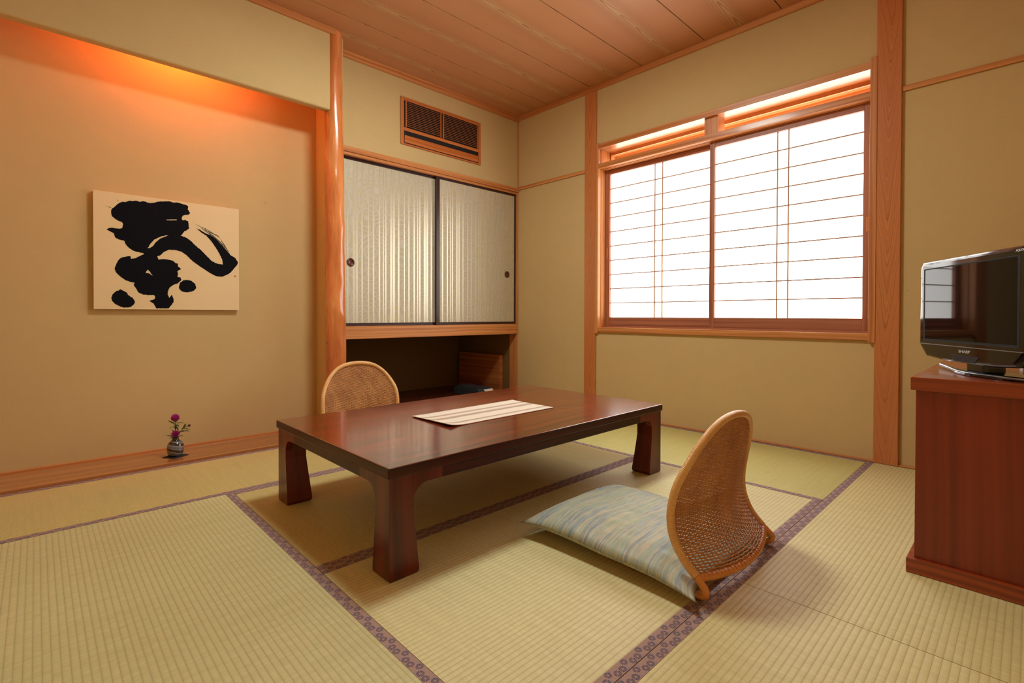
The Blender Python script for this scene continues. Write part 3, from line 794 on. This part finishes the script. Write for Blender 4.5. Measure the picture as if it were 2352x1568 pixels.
# ------------------------------------------------------------------ cushions
def make_cushion(label):
    g = MB(); LX, LY = .276, .320; NU, NV = 72, 84
    def zc(u, v, s):
        e = (max(0, 1 - abs(u) ** 3.2)) ** .48 * (max(0, 1 - abs(v) ** 3.2)) ** .48
        back = 1 - .45 * max(0, min(1, (-v - .62) / .3))
        th = .046 * e * back
        wr = 0
        edge = max(abs(u), abs(v))
        ang = atan2(v, u)
        wr = mnoise.noise(Vector((u * 7, v * 7, s * 3))) * .004 * e + .0035 * sin(ang * 46 + 3 * mnoise.noise(Vector((u * 3, v * 3, 0)))) * max(0, 1 - abs(edge - .86) / .14) * e ** .5 * (.5 + .5 * mnoise.noise(Vector((ang * 3, 1, s))))
        seam = .034 + .014 * max(0, v) + .016 * (1 - (abs(u) * abs(v)) ** 3) * (1 - max(0, min(1, (-v - .6) / .4)))
        ztop = seam + th * 1.0 + wr; zbt = max(.0235, seam - th * .8)
        return ztop if s > 0 else min(zbt, ztop)
    def fn(s):
        def f(a, b):
            u = -1 + 2 * a / NU; v = -1 + 2 * b / NV
            # corners pointed, sides pulled in
            px = u * LX * (1 - .045 * (1 - abs(v) ** 3)); py = v * LY * (1 - (.035 if v > 0 else .035 + .075 * max(0, (-v - .5) * 2)) * (1 - abs(u) ** (3 if v > 0 else 7)))
            c = (abs(u) * abs(v)) ** 9; px += .010 * c * (1 if u > 0 else -1); py += .010 * c * (1 if v > 0 else -1)
            return (px, py, zc(u, v, s))
        return f
    uvf = lambda a, b: (a / NU * .57 + 2, b / NV * .67)
    g.grid(fn(1), NU + 1, NV + 1, uvfn=uvf); g.grid(fn(-1), NU + 1, NV + 1, uvfn=lambda a, b: (a / NU * .57 + 4, b / NV * .67))
    o = build('floor_cushion', g, M['cushion'], local=True)
    bm = bmesh.new(); bm.from_mesh(o.data); bmesh.ops.remove_doubles(bm, verts=bm.verts, dist=.0004); bmesh.ops.recalc_face_normals(bm, faces=bm.faces); bm.to_mesh(o.data); bm.free()
    for p in o.data.polygons: p.use_smooth = True
    tag(o, label, 'floor cushion'); return o
cu = make_cushion('green grey brushed silk cushion in the foreground under the near rattan chair')
cu.location = (-1.803, -2.385, 0)

# ------------------------------------------------------------------ calligraphy panel
INK = {'main':[(0.106,0.83),(0.109,0.854),(0.126,0.877),(0.143,0.9),(0.161,0.92),(0.175,0.93),(0.196,0.93),(0.222,0.947),(0.237,0.945),(0.261,0.954),(0.285,0.948),(0.309,0.958),(0.325,0.957),(0.334,0.95),(0.359,0.95),(0.384,0.959),(0.409,0.973),(0.441,0.979),(0.479,0.988),(0.512,0.981),(0.545,0.987),(0.571,0.979),(0.598,0.974),(0.615,0.964),(0.611,0.933),(0.628,0.905),(0.618,0.886),(0.591,0.881),(0.574,0.87),(0.567,0.847),(0.57,0.83),(0.597,0.832),(0.614,0.824),(0.616,0.789),(0.619,0.758),(0.604,0.743),(0.583,0.723),(0.57,0.699),(0.56,0.685),(0.59,0.676),(0.624,0.653),(0.665,0.605),(0.699,0.573),(0.727,0.54),(0.762,0.498),(0.791,0.465),(0.834,0.446),(0.871,0.444),(0.867,0.49),(0.842,0.551),(0.806,0.62),(0.777,0.667),(0.745,0.708),(0.707,0.735),(0.669,0.769),(0.7,0.756),(0.738,0.73),(0.777,0.717),(0.813,0.689),(0.842,0.656),(0.871,0.618),(0.893,0.589),(0.93,0.541),(0.968,0.517),(0.991,0.477),(0.987,0.453),(0.964,0.419),(0.937,0.375),(0.904,0.345),(0.863,0.324),(0.819,0.326),(0.776,0.351),(0.733,0.384),(0.692,0.416),(0.643,0.457),(0.603,0.506),(0.563,0.537),(0.523,0.548),(0.477,0.546),(0.439,0.52),(0.419,0.489),(0.397,0.478),(0.407,0.449),(0.438,0.459),(0.477,0.455),(0.503,0.449),(0.523,0.429),(0.536,0.426),(0.539,0.4),(0.562,0.376),(0.535,0.356),(0.539,0.326),(0.535,0.304),(0.558,0.297),(0.562,0.275),(0.542,0.248),(0.509,0.229),(0.482,0.206),(0.469,0.167),(0.466,0.137),(0.479,0.107),(0.495,0.138),(0.505,0.108),(0.508,0.073),(0.492,0.042),(0.472,0.012),(0.389,0.011),(0.373,0.053),(0.342,0.078),(0.374,0.091),(0.383,0.104),(0.377,0.131),(0.336,0.13),(0.306,0.131),(0.275,0.147),(0.258,0.183),(0.243,0.212),(0.249,0.233),(0.225,0.24),(0.192,0.254),(0.158,0.285),(0.135,0.316),(0.125,0.348),(0.135,0.389),(0.15,0.427),(0.17,0.449),(0.223,0.466),(0.226,0.442),(0.253,0.448),(0.283,0.472),(0.31,0.491),(0.307,0.499),(0.277,0.504),(0.241,0.513),(0.211,0.539),(0.194,0.566),(0.188,0.594),(0.159,0.599),(0.13,0.615),(0.122,0.651),(0.079,0.677),(0.096,0.693),(0.125,0.697),(0.154,0.694),(0.174,0.701),(0.18,0.736),(0.171,0.755),(0.154,0.76),(0.128,0.777),(0.111,0.798)],
'h1':[(0.459,0.819),(0.531,0.83),(0.534,0.823),(0.465,0.81)],
'h2':[(0.335,0.544),(0.351,0.583),(0.376,0.624),(0.414,0.654),(0.452,0.673),(0.475,0.676),(0.452,0.663),(0.42,0.642),(0.388,0.604),(0.369,0.568),(0.351,0.55)],
'h3':[(0.334,0.357),(0.319,0.324),(0.343,0.322),(0.365,0.302),(0.35,0.335)],
'dotl':[(0.105,0.1),(0.114,0.129),(0.134,0.158),(0.151,0.161),(0.157,0.175),(0.175,0.164),(0.198,0.148),(0.21,0.124),(0.236,0.1),(0.251,0.067),(0.242,0.038),(0.215,0.017),(0.18,0.015),(0.151,0.028),(0.125,0.048),(0.109,0.072)],
'dotr':[(0.545,0.213),(0.552,0.248),(0.575,0.272),(0.602,0.279),(0.636,0.271),(0.663,0.241),(0.669,0.21),(0.656,0.183),(0.629,0.169),(0.595,0.161),(0.565,0.171),(0.547,0.192)],
's1':[(0.693,0.782),(0.777,0.748),(0.835,0.719),(0.849,0.694),(0.828,0.714),(0.763,0.742)],
's2':[(0.707,0.77),(0.792,0.723),(0.864,0.65),(0.923,0.545),(0.853,0.644),(0.784,0.713)],
's3':[(0.849,0.694),(0.893,0.625),(0.93,0.541),(0.882,0.62)],
's4':[(0.658,0.808),(0.742,0.775),(0.806,0.734),(0.735,0.77)],
's5':[(0.138,0.946),(0.155,0.931),(0.15,0.931)],
's6':[(0.072,0.879),(0.109,0.869),(0.103,0.866)],
'seal':[(0.96,0.342),(0.974,0.342),(0.973,0.327),(0.959,0.328)],
}
PX0, PX1, PZ0, PZ1, PY = -3.105, -2.420, .811, 1.431, .080
g = thing('calligraphy_panel', 'cream panel with bold black brush calligraphy hanging on the alcove wall', 'wall art', ((PX0 + PX1) / 2, YT, PZ0))
m = MB(); m.box(PX0, PX1, PY, PY + .022, PZ0, PZ1, 'x'); build('board', m, M['panelboard'], g, .001)
m = MB(); m.box(PX0 + .03, PX1 - .03, PY + .022, YT, PZ0 + .04, PZ1 - .04, 'x'); build('batten', m, M['trim'], g)
def polymesh(mb, outer, holes, y0, y1, jag=.0, seed=0):
    def conv(P):
        Q = []
        n = len(P)
        for i in range(n):
            a = P[i]; b = P[(i + 1) % n]
            ax, az = PX0 + (PX1 - PX0) * a[0], PZ0 + (PZ1 - PZ0) * a[1]; bx, bz = PX0 + (PX1 - PX0) * b[0], PZ0 + (PZ1 - PZ0) * b[1]
            L = math.hypot(bx - ax, bz - az); k = max(1, int(L / .0035)) if jag else 1
            for j in range(k):
                t = j / k; x = ax + (bx - ax) * t; z = az + (bz - az) * t
                if jag: x += mnoise.noise(Vector((x * 170, z * 170, seed))) * jag; z += mnoise.noise(Vector((x * 170, z * 170, seed + 5))) * jag
                Q.append((x, z))
        return Q
    loops = [conv(outer)] + [conv(h) for h in holes]
    flat = [p for l in loops for p in l]
    tris = geometry.tessellate_polygon([[Vector((p[0], p[1], 0)) for p in l] for l in loops])
    i = len(mb.v)
    mb.v += [(p[0], y0, p[1]) for p in flat] + [(p[0], y1, p[1]) for p in flat]; n = len(flat)
    for t in tris:
        for o_ in (0, n):
            mb.f.append([i + o_ + k for k in t]); mb.uv.append([flat[k] for k in t]); mb.m.append(0); mb.sm.append(False)
    s0 = 0
    for l in loops:
        for k in range(len(l)):
            a = s0 + k; b = s0 + (k + 1) % len(l)
            mb.f.append([i + a, i + b, i + b + n, i + a + n]); mb.uv.append([flat[a]] * 4); mb.m.append(0); mb.sm.append(False)
        s0 += len(l)
m = MB(); polymesh(m, INK['main'], [INK['h1'], INK['h2'], INK['h3']], PY - .0006, PY + .0004, .0022)
polymesh(m, INK['dotl'], [], PY - .0006, PY + .0004, .0022, 2); polymesh(m, INK['dotr'], [], PY - .0006, PY + .0004, .0022, 3)
build('brush_strokes', m, M['ink'], g)
for k, nm in enumerate(('s1', 's2', 's3', 's4', 's5', 's6')):
    m = MB(); polymesh(m, INK[nm], [], PY - .0006, PY + .0004, .0025, 6 + k); build('dry_brush_mark', m, M['ink_dry'], g)
m = MB(); polymesh(m, INK['seal'], [], PY - .0006, PY + .0004); build('seal_mark', m, M['seal'], g)

# ------------------------------------------------------------------ vase, mat, thistles
VX, VY, VZ = -2.782, -.098, .0165
m = MB(); a_ = radians(-58)
Mx = Matrix.Translation((VX, VY, VZ)) @ Matrix.Rotation(a_, 4, 'Z')
m.box(-.042, .042, -.042, .042, 0, .0022); m.xform(Mx)
o = build('coaster', m, M['coaster']); tag(o, 'small square black woven mat under the vase on the alcove board', 'coaster')
m = MB()
prof = [(0, .002), (.026, .0), (.030, .004), (.0365, .018), (.0398, .034), (.0398, .048), (.0365, .064), (.029, .077), (.019, .085), (.0145, .091), (.0150, .097), (.0185, .1025), (.0165, .1025), (.0125, .097), (.012, .090), (.012, .07), (0, .065)]
m.lathe(prof, seg=40)
o = build('bud_vase', m, M['vase'], local=True); o.location = (VX, VY, VZ + .0024); tag(o, 'small round dark ceramic vase with grey swirled bands on the alcove board', 'vase')
o.visible_shadow = True
def spiky_leaf(m, base, d, L, W, up=Vector((0, 0, 1)), n=7, seed=0):
    d = Vector(d).normalized(); s = d.cross(up).normalized(); nn = s.cross(d)
    base = Vector(base); rnd = random.Random(seed)
    L0 = [base]; R0 = [base]
    pts_c = []
    for k in range(n + 1):
        t = k / n; pts_c.append(base + d * L * t + nn * (-.12 * L * t * t))
    th = nn * .0005
    for k in range(n):
        t = (k + .5) / n; ww = 1.35 * W * sin(pi * min(1, t * .9 + .12)) * (1 if k % 1 == 0 else .5)
        c0 = pts_c[k]; c1 = pts_c[k + 1]; mid = (c0 + c1) / 2
        for sg in (-1, 1):
            tip = mid + s * sg * ww * rnd.uniform(.85, 1.25) + d * L / n * rnd.uniform(.5, 1.0) + nn * rnd.uniform(-.002, .002)
            b1 = c0 + s * sg * .001; b2 = c1
            A = [b1, b2, tip]
            m.face([p + th for p in A], [(0, 0)] * 3); m.face([p - th for p in A][::-1], [(0, 0)] * 3)
            for i in range(3):
                j = (i + 1) % 3; m.face([A[i] - th, A[j] - th, A[j] + th, A[i] + th], [(0, 0)] * 4)
    m.tube(pts_c, [.0011 * (1 - .8 * k / n) for k in range(n + 1)], 5)
# camera-facing right direction in the alcove is roughly (+x, -y)
RX = Vector((.72, -.69, 0)); FW = Vector((.69, .72, 0)); UP = Vector((0, 0, 1))
def at(px, pz, dep=0): return Vector((VX, VY, VZ)) + RX * px + UP * pz + FW * dep
def bloom(m, c, axis, r, n=300, seed=1):
    rnd = random.Random(seed); axis = axis.normalized(); s1 = axis.orthogonal().normalized(); s2 = axis.cross(s1)
    base = c - axis * r * .75
    for k in range(n):
        th = math.acos(1 - rnd.random() * 1.45); ph = rnd.uniform(0, 2 * pi)
        dirv = axis * cos(th) + (s1 * cos(ph) + s2 * sin(ph)) * sin(th)
        tip = c + dirv * r * rnd.uniform(.85, 1.1)
        mid = base + (tip - base) * .5 + dirv * r * .12
        m.tube([base + (s1 * cos(ph) + s2 * sin(ph)) * r * .18, mid, tip], [.0007, .0011, .0004], 4, caps=False)
def calyx(m, c, axis, r):
    axis = axis.normalized(); s1 = axis.orthogonal().normalized(); s2 = axis.cross(s1)
    pr = [(0, -1.25), (.45, -1.15), (.62, -.8), (.55, -.45), (.42, -.2), (0, -.2)]
    m.grid(lambda a, b: c + axis * pr[b][1] * r + (s1 * cos(2 * pi * a / 12) + s2 * sin(2 * pi * a / 12)) * pr[b][0] * r, 12, 6, closeu=True)
def thistle(label, path, head_r, axis, leaves, bud=False, seed=1):
    g = thing('thistle', label, 'flower', tuple(path[0]), group='thistles standing in the small vase')
    m = MB(); m.tube(catmull([tuple(p) for p in path], 6), .0013, 6); build('stem', m, M['stem'], g)
    c = Vector(path[-1]) + axis.normalized() * head_r * 1.1
    m = MB(); calyx(m, c, axis, head_r * (.9 if not bud else 1)); build('calyx', m, M['stem'], g)
    m = MB()
    if bud:
        m.grid(lambda a, b: c + Vector((head_r * .8 * cos(2 * pi * a / 12) * sin(pi * b / 8), head_r * .8 * sin(2 * pi * a / 12) * sin(pi * b / 8), -head_r * .9 * cos(pi * b / 8))), 12, 9, closeu=True)
        build('flower_bud', m, M['bud'], g)
    else:
        bloom(m, c, axis, head_r, seed=seed); build('bloom', m, M['petal'], g)
    for i, (b, d, L, W) in enumerate(leaves):
        m = MB(); spiky_leaf(m, b, d, L, W, seed=seed * 10 + i); build('leaf', m, M['stem'], g)
d3 = lambda r, u, f=0: RX * r + UP * u + FW * f
thistle('tallest purple thistle bloom in the small round vase', [at(0, .04), at(0, .10), at(.000, .15), at(.000, .188)], .0205, d3(.08, 1, -.15),
        [(at(0, .172), d3(-1, .7), .042, .007), (at(0, .168), d3(-.8, -.35), .034, .007), (at(0, .172), d3(.9, -.2, -.3), .026, .006), (at(.001, .165), d3(.7, -.9), .028, .006), (at(.004, .18), d3(1, .1, .1), .036, .004), (at(.0, .165), d3(.3, -1, -.4), .022, .007)], seed=3)
thistle('lower purple thistle bloom just above the mouth of the small vase', [at(.003, .04, -.004), at(.004, .095, -.004), at(.008, .106, -.008), at(.011, .112, -.012)], .0185, d3(.28, .75, -.6),
        [(at(.0, .104), d3(-1, .32, -.1), .046, .009), (at(-.002, .108), d3(-.9, .75), .028, .007), (at(.008, .106), d3(1, .3, -.2), .036, .006), (at(-.004, .102), d3(-1, -.05, -.3), .024, .008), (at(.002, .125), d3(-.6, .6), .026, .006)], seed=5)
thistle('thistle sprig with a dark closed bud leaning right out of the small vase', [at(.0, .04, .003), at(.006, .10, .003), at(.030, .138, .003), at(.052, .158, .003), at(.066, .164, .003)], .0075, d3(1, .3),
        [(at(.020, .128), d3(1, .35), .045, .010), (at(.030, .138), d3(1, .05), .044, .009), (at(.036, .143), d3(.45, 1), .036, .007), (at(.050, .156), d3(.1, 1), .022, .006), (at(.045, .152), d3(1, -.1), .034, .006), (at(.015, .12), d3(.4, 1), .022, .006), (at(.008, .11), d3(.1, 1), .040, .006)], bud=True, seed=8)

# ------------------------------------------------------------------ things in the closet recess
m = MB(); m.box(-.142, -.103, .205, .84, .0505, .405, 'y'); 
o = build('wooden_board', m, M['panelwood'], None, .002); tag(o, 'light brown wooden board standing on edge at the right of the closet recess', 'board')
g = thing('storage_box', 'dark grey box with a white label on the recess floor behind the table', 'box', (-.40, .25, .0505))
m = MB(); m.prism([(.06, .0505), (.055, .085), (.105, .122), (.46, .122), (.46, .0505)], 'x', -.50, -.325); build('body', m, M['greybox'], g, .005)
m = MB(); m.box(-.485, -.34, .125, .455, .122, .130); build('lid', m, M['greybox'], g, .003)
m = MB(); m.prism([(.0575, .0865), (.0545, .0885), (.0955, .1185), (.0985, .1165)], 'x', -.435, -.335); build('label_plate', m, M['paper_white'], g)

# ------------------------------------------------------------------ television cabinet
CX0, CX1, CY0, CY1 = -1.385, -.16, -3.56, -3.067
g = thing('television_cabinet', 'red brown wooden cabinet standing under the television at the right edge', 'cabinet', ((CX0 + CX1) / 2, (CY0 + CY1) / 2, 0))
m = MB(); m.box(CX0, CX1, CY0, CY1, .02, .560, 'z'); build('carcass', m, M['cabinet'], g, .001)
m = MB(); m.box(CX0 - .012, CX1, CY0, CY1 + .012, .558, .598, 'y'); build('top_board', m, M['cab_trim'], g, .002)
m = MB(); m.box(CX0 - .018, CX1, CY0, CY1 + .018, .0, .043, 'y'); build('plinth', m, M['cab_trim'], g, .002)
for k in range(2):
    xa = CX0 + .03 + k * .6; m = MB(); m.box(xa, xa + .585, CY1 - .004, CY1 + .002, .06, .54, 'z'); dd = build('door', m, M['cabinet'], g, .002)
    m = MB(); m.box(xa + (.5 if k == 0 else .06), xa + (.52 if k == 0 else .08), CY1 + .002, CY1 + .008, .26, .36, 'z'); build('handle', m, M['cab_trim'], dd, .002)

# ------------------------------------------------------------------ television (local frame: +y front, +x = left end as seen from the front)
TVA = radians(33); TC_ = Vector((-1.227, -3.179, .598))
tv = thing('television', 'glossy black flat television standing on the red brown cabinet', 'television', TC_, TVA)
tv['_org'] = (0, 0, 0)
HW = .255; ZB, ZT = .041, .377      # above cabinet top
def tvb(nm, mb, mat, par=None, bev=0): return build(nm, mb, mat, par or tv, bev, local=True)
m = MB()
outl = [(-HW + .04, ZB + .004), (-.12, ZB - .003), (.12, ZB - .003), (HW - .04, ZB + .004), (HW, ZB + .042), (HW - .004, ZT - .012), (HW - .014, ZT - .002), (HW - .02, ZT), (-HW + .02, ZT), (-HW + .014, ZT - .002), (-HW + .004, ZT - .012), (-HW, ZB + .042)]
def ring(sc, y, dz=0):
    cz = (ZB + ZT) / 2; return [(p[0] * (1 - sc / HW), y, cz + (p[1] - cz) * (1 - sc / .19) + dz) for p in outl]
rings_ = [ring(.060, -.085), ring(.03, -.075), ring(.004, -.040), ring(0, -.020), ring(0, .004), ring(.003, .011), ring(.008, .0145), ring(.014, .0155)]
n = len(outl)
m.grid(lambda a, b: rings_[a][b], len(rings_), n, closev=True, smooth=False)
m.face(rings_[-1]); m.face(rings_[0][::-1])
body = tvb('housing', m, M['tvblack'])
m = MB(); m.box(-HW + .030, HW - .030, .0145, .0158, ZB + .058, ZT - .026); tvb('screen_border', m, M['black'])
m = MB(); m.box(-HW + .040, HW - .040, .0148, .0161, ZB + .066, ZT - .030); tvb('screen', m, M['screen'])
m = MB(); m.box(-HW + .014, HW - .014, .0150, .0168, ZB + .0465, ZB + .0490); tvb('silver_line', m, M['silver'])
m = MB(); m.prism([(.068, ZB + .021), (.048, ZB + .001), (-.048, ZB + .001), (-.068, ZB + .021)], 'y', .0145, .0164); tvb('sensor_panel', m, M['sensor'])
m = MB()
for k, xx in enumerate((.045, .03, .0)): m.lathe([(0, 0), (.0035, 0), (.0035, .0008), (0, .0008)], seg=12)
m = MB()
for xx in (.036, .022): m.box(xx - .003, xx + .003, .0162, .0170, ZB + .007, ZB + .012)
tvb('indicator', m, M['black'])
m = MB(); m.box(.006, .009, .0162, .0170, ZB + .009, ZB + .011); tvb('indicator', m, M['red'])
def text(body_, size, mat, par, loc, name, extr=.0004):
    cu_ = bpy.data.curves.new(name, 'FONT'); cu_.body = body_; cu_.size = size; cu_.extrude = extr; cu_.align_x = 'CENTER'; cu_.align_y = 'CENTER'; cu_.offset = size * .018
    to = bpy.data.objects.new(name, cu_); COL.objects.link(to)
    bpy.context.view_layer.update()
    me = bpy.data.meshes.new_from_object(to.evaluated_get(bpy.context.evaluated_depsgraph_get())); COL.objects.unlink(to); bpy.data.objects.remove(to)
    me.materials.clear(); me.materials.append(mat)
    # text x -> -x (viewer's right), y -> z, normal -> +y
    Mt = Matrix(((-1, 0, 0, loc[0]), (0, 0, 1, loc[1]), (0, 1, 0, loc[2]), (0, 0, 0, 1)))
    me.transform(Mt)
    o = bpy.data.objects.new(name, me); COL.objects.link(o); o.parent = par; return o
lt = text('SHARP', .0125, M['logo'], tv, (0.0, .0162, ZB + .033), 'brand_lettering')
lt.scale = (1.5, 1, 1); 
t2 = text('AQUOS', .0085, M['logo'], tv, (-.225, .0166, ZT - .014), 'brand_lettering'); 
# foot
m = MB(); m.box(-.045, .045, -.070, -.012, .006, ZB + .05); tvb('neck', m, M['tvblack'], None, .01)
m = MB()
def foot(sg):
    P = catmull([(0, -.004, .0078), (sg * .04, -.006, .0078), (sg * .10, -.016, .0085), (sg * .18, -.036, .0100), (sg * .250, -.050, .0125)], 8)
    W = [.011 - .006 * k / (len(P) - 1) for k in range(len(P))]
    i = len(m.v)
    for (x, y, z), w_ in zip(P, W):
        for a in range(10):
            t = 2 * pi * a / 10; m.v.append((x, y + w_ * cos(t), z + .0055 * sin(t)))
    for k in range(len(P) - 1):
        for a in range(10):
            b = (a + 1) % 10; m.f.append([i + k * 10 + a, i + k * 10 + b, i + k * 10 + 10 + b, i + k * 10 + 10 + a]); m.uv.append([(0, 0)] * 4); m.m.append(0); m.sm.append(True)
    m.f.append([i + (len(P) - 1) * 10 + a for a in range(10)]); m.uv.append([(0, 0)] * 10); m.m.append(0); m.sm.append(False)
foot(1); foot(-1)
tvb('stand_foot', m, M['silver'])
m = MB(); prf = [(cos(a) * .14, sin(a) * .075 - .06) for a in [k * 2 * pi / 40 for k in range(40)]]
m.prism(prf, 'z', .0005, .009); tvb('stand_base', m, M['tvblack'], None, .003)

g = thing('booklet', 'thin booklet lying on the cabinet top behind the foot of the television', 'booklet', (-.86, -3.35, .5985))
m = MB(); m.box(-.095, .095, -.065, .065, 0, .012); m.xform(Matrix.Translation((-.88, -3.352, .5985)) @ Matrix.Rotation(.05, 4, 'Z')); build('pages', m, M['paper_white'], g, .001)

# ------------------------------------------------------------------ ceiling lamp (above the frame) and hidden alcove lamp
LAMP = 50.0; ALC = 8.0
def emat(name, col, s):
    t = NT(name); e = t.n('ShaderNodeEmission', {'Color': (*col, 1), 'Strength': s}); t.t.links.new(e.outputs[0], t.out.inputs[0]); return t.mat
g = thing('ceiling_lamp', 'flat round white ceiling lamp over the low table', 'ceiling lamp', (-1.82, -1.58, CEIL))
m = MB(); m.lathe([(0, 0), (.24, 0), (.25, -.02), (.25, -.05), (.235, -.05), (.235, -.02), (0, -.02)], (-1.82, -1.58, CEIL), 40); build('housing', m, M['trim'], g)
m = MB(); m.lathe([(0, -.021), (.233, -.021), (.233, -.07), (.20, -.085), (0, -.09)], (-1.82, -1.58, CEIL), 40); build('diffuser', m, emat('lamp_diffuser', (.91, 1.0, .94), LAMP), g)
g = thing('alcove_lamp', 'small warm lamp tube hidden behind the hanging wall over the alcove', 'lamp', (-2.74, -.06, 2.42))
m = MB(); m.box(-2.93, -2.55, -.108, -.088, 2.40, 2.45); build('housing', m, M['paper_white'], g)
m = MB(); m.tube([(-2.92, -.07, 2.40), (-2.56, -.07, 2.40)], .012, 12); build('tube', m, emat('alcove_tube', (1.0, .20, .04), ALC * 17), g)

# ------------------------------------------------------------------ camera, world
cd = bpy.data.cameras.new('camera'); cam = bpy.data.objects.new('camera', cd); COL.objects.link(cam); SC.camera = cam
cp = [-3.32182721, -3.31011546, .783008426, .803191880, -.0108951998, .00222529657, 1142.42389]
yaw, pit, rol = cp[3:6]
f = Vector((cos(yaw) * cos(pit), sin(yaw) * cos(pit), sin(pit))); r = Vector((sin(yaw), -cos(yaw), 0)); u = r.cross(f)
r2 = cos(rol) * r + sin(rol) * u; u2 = -sin(rol) * r + cos(rol) * u
cam.matrix_world = Matrix(((r2.x, u2.x, -f.x, cp[0]), (r2.y, u2.y, -f.y, cp[1]), (r2.z, u2.z, -f.z, cp[2]), (0, 0, 0, 1)))
cd.sensor_width = 36; cd.sensor_fit = 'HORIZONTAL'; cd.lens = cp[6] / 2352 * 36
cd.shift_x = -(1184.97 - 1176) / 2352; cd.shift_y = (736.49 - 784) / 2352
cd.clip_start = .02
wd = bpy.data.worlds.new('sky'); SC.world = wd; wd.use_nodes = True
bg = wd.node_tree.nodes['Background']; bg.inputs[0].default_value = (1.0, .93, .80, 1); bg.inputs[1].default_value = 9.0
SC.view_settings.view_transform = 'Standard'; SC.view_settings.look = 'None'; SC.view_settings.gamma = 1; SC.view_settings.use_curve_mapping = False
SC.view_settings.exposure = 0.44
SC.cycles.use_denoising = True; SC.cycles.pixel_filter_type = 'BLACKMAN_HARRIS'; SC.cycles.filter_width = 1.2; SC.cycles.max_bounces = 8; SC.cycles.diffuse_bounces = 5; SC.cycles.glossy_bounces = 4; SC.cycles.sample_clamp_indirect = 6
for o in list(bpy.data.objects):
    if '_org' in o.keys(): del o['_org']
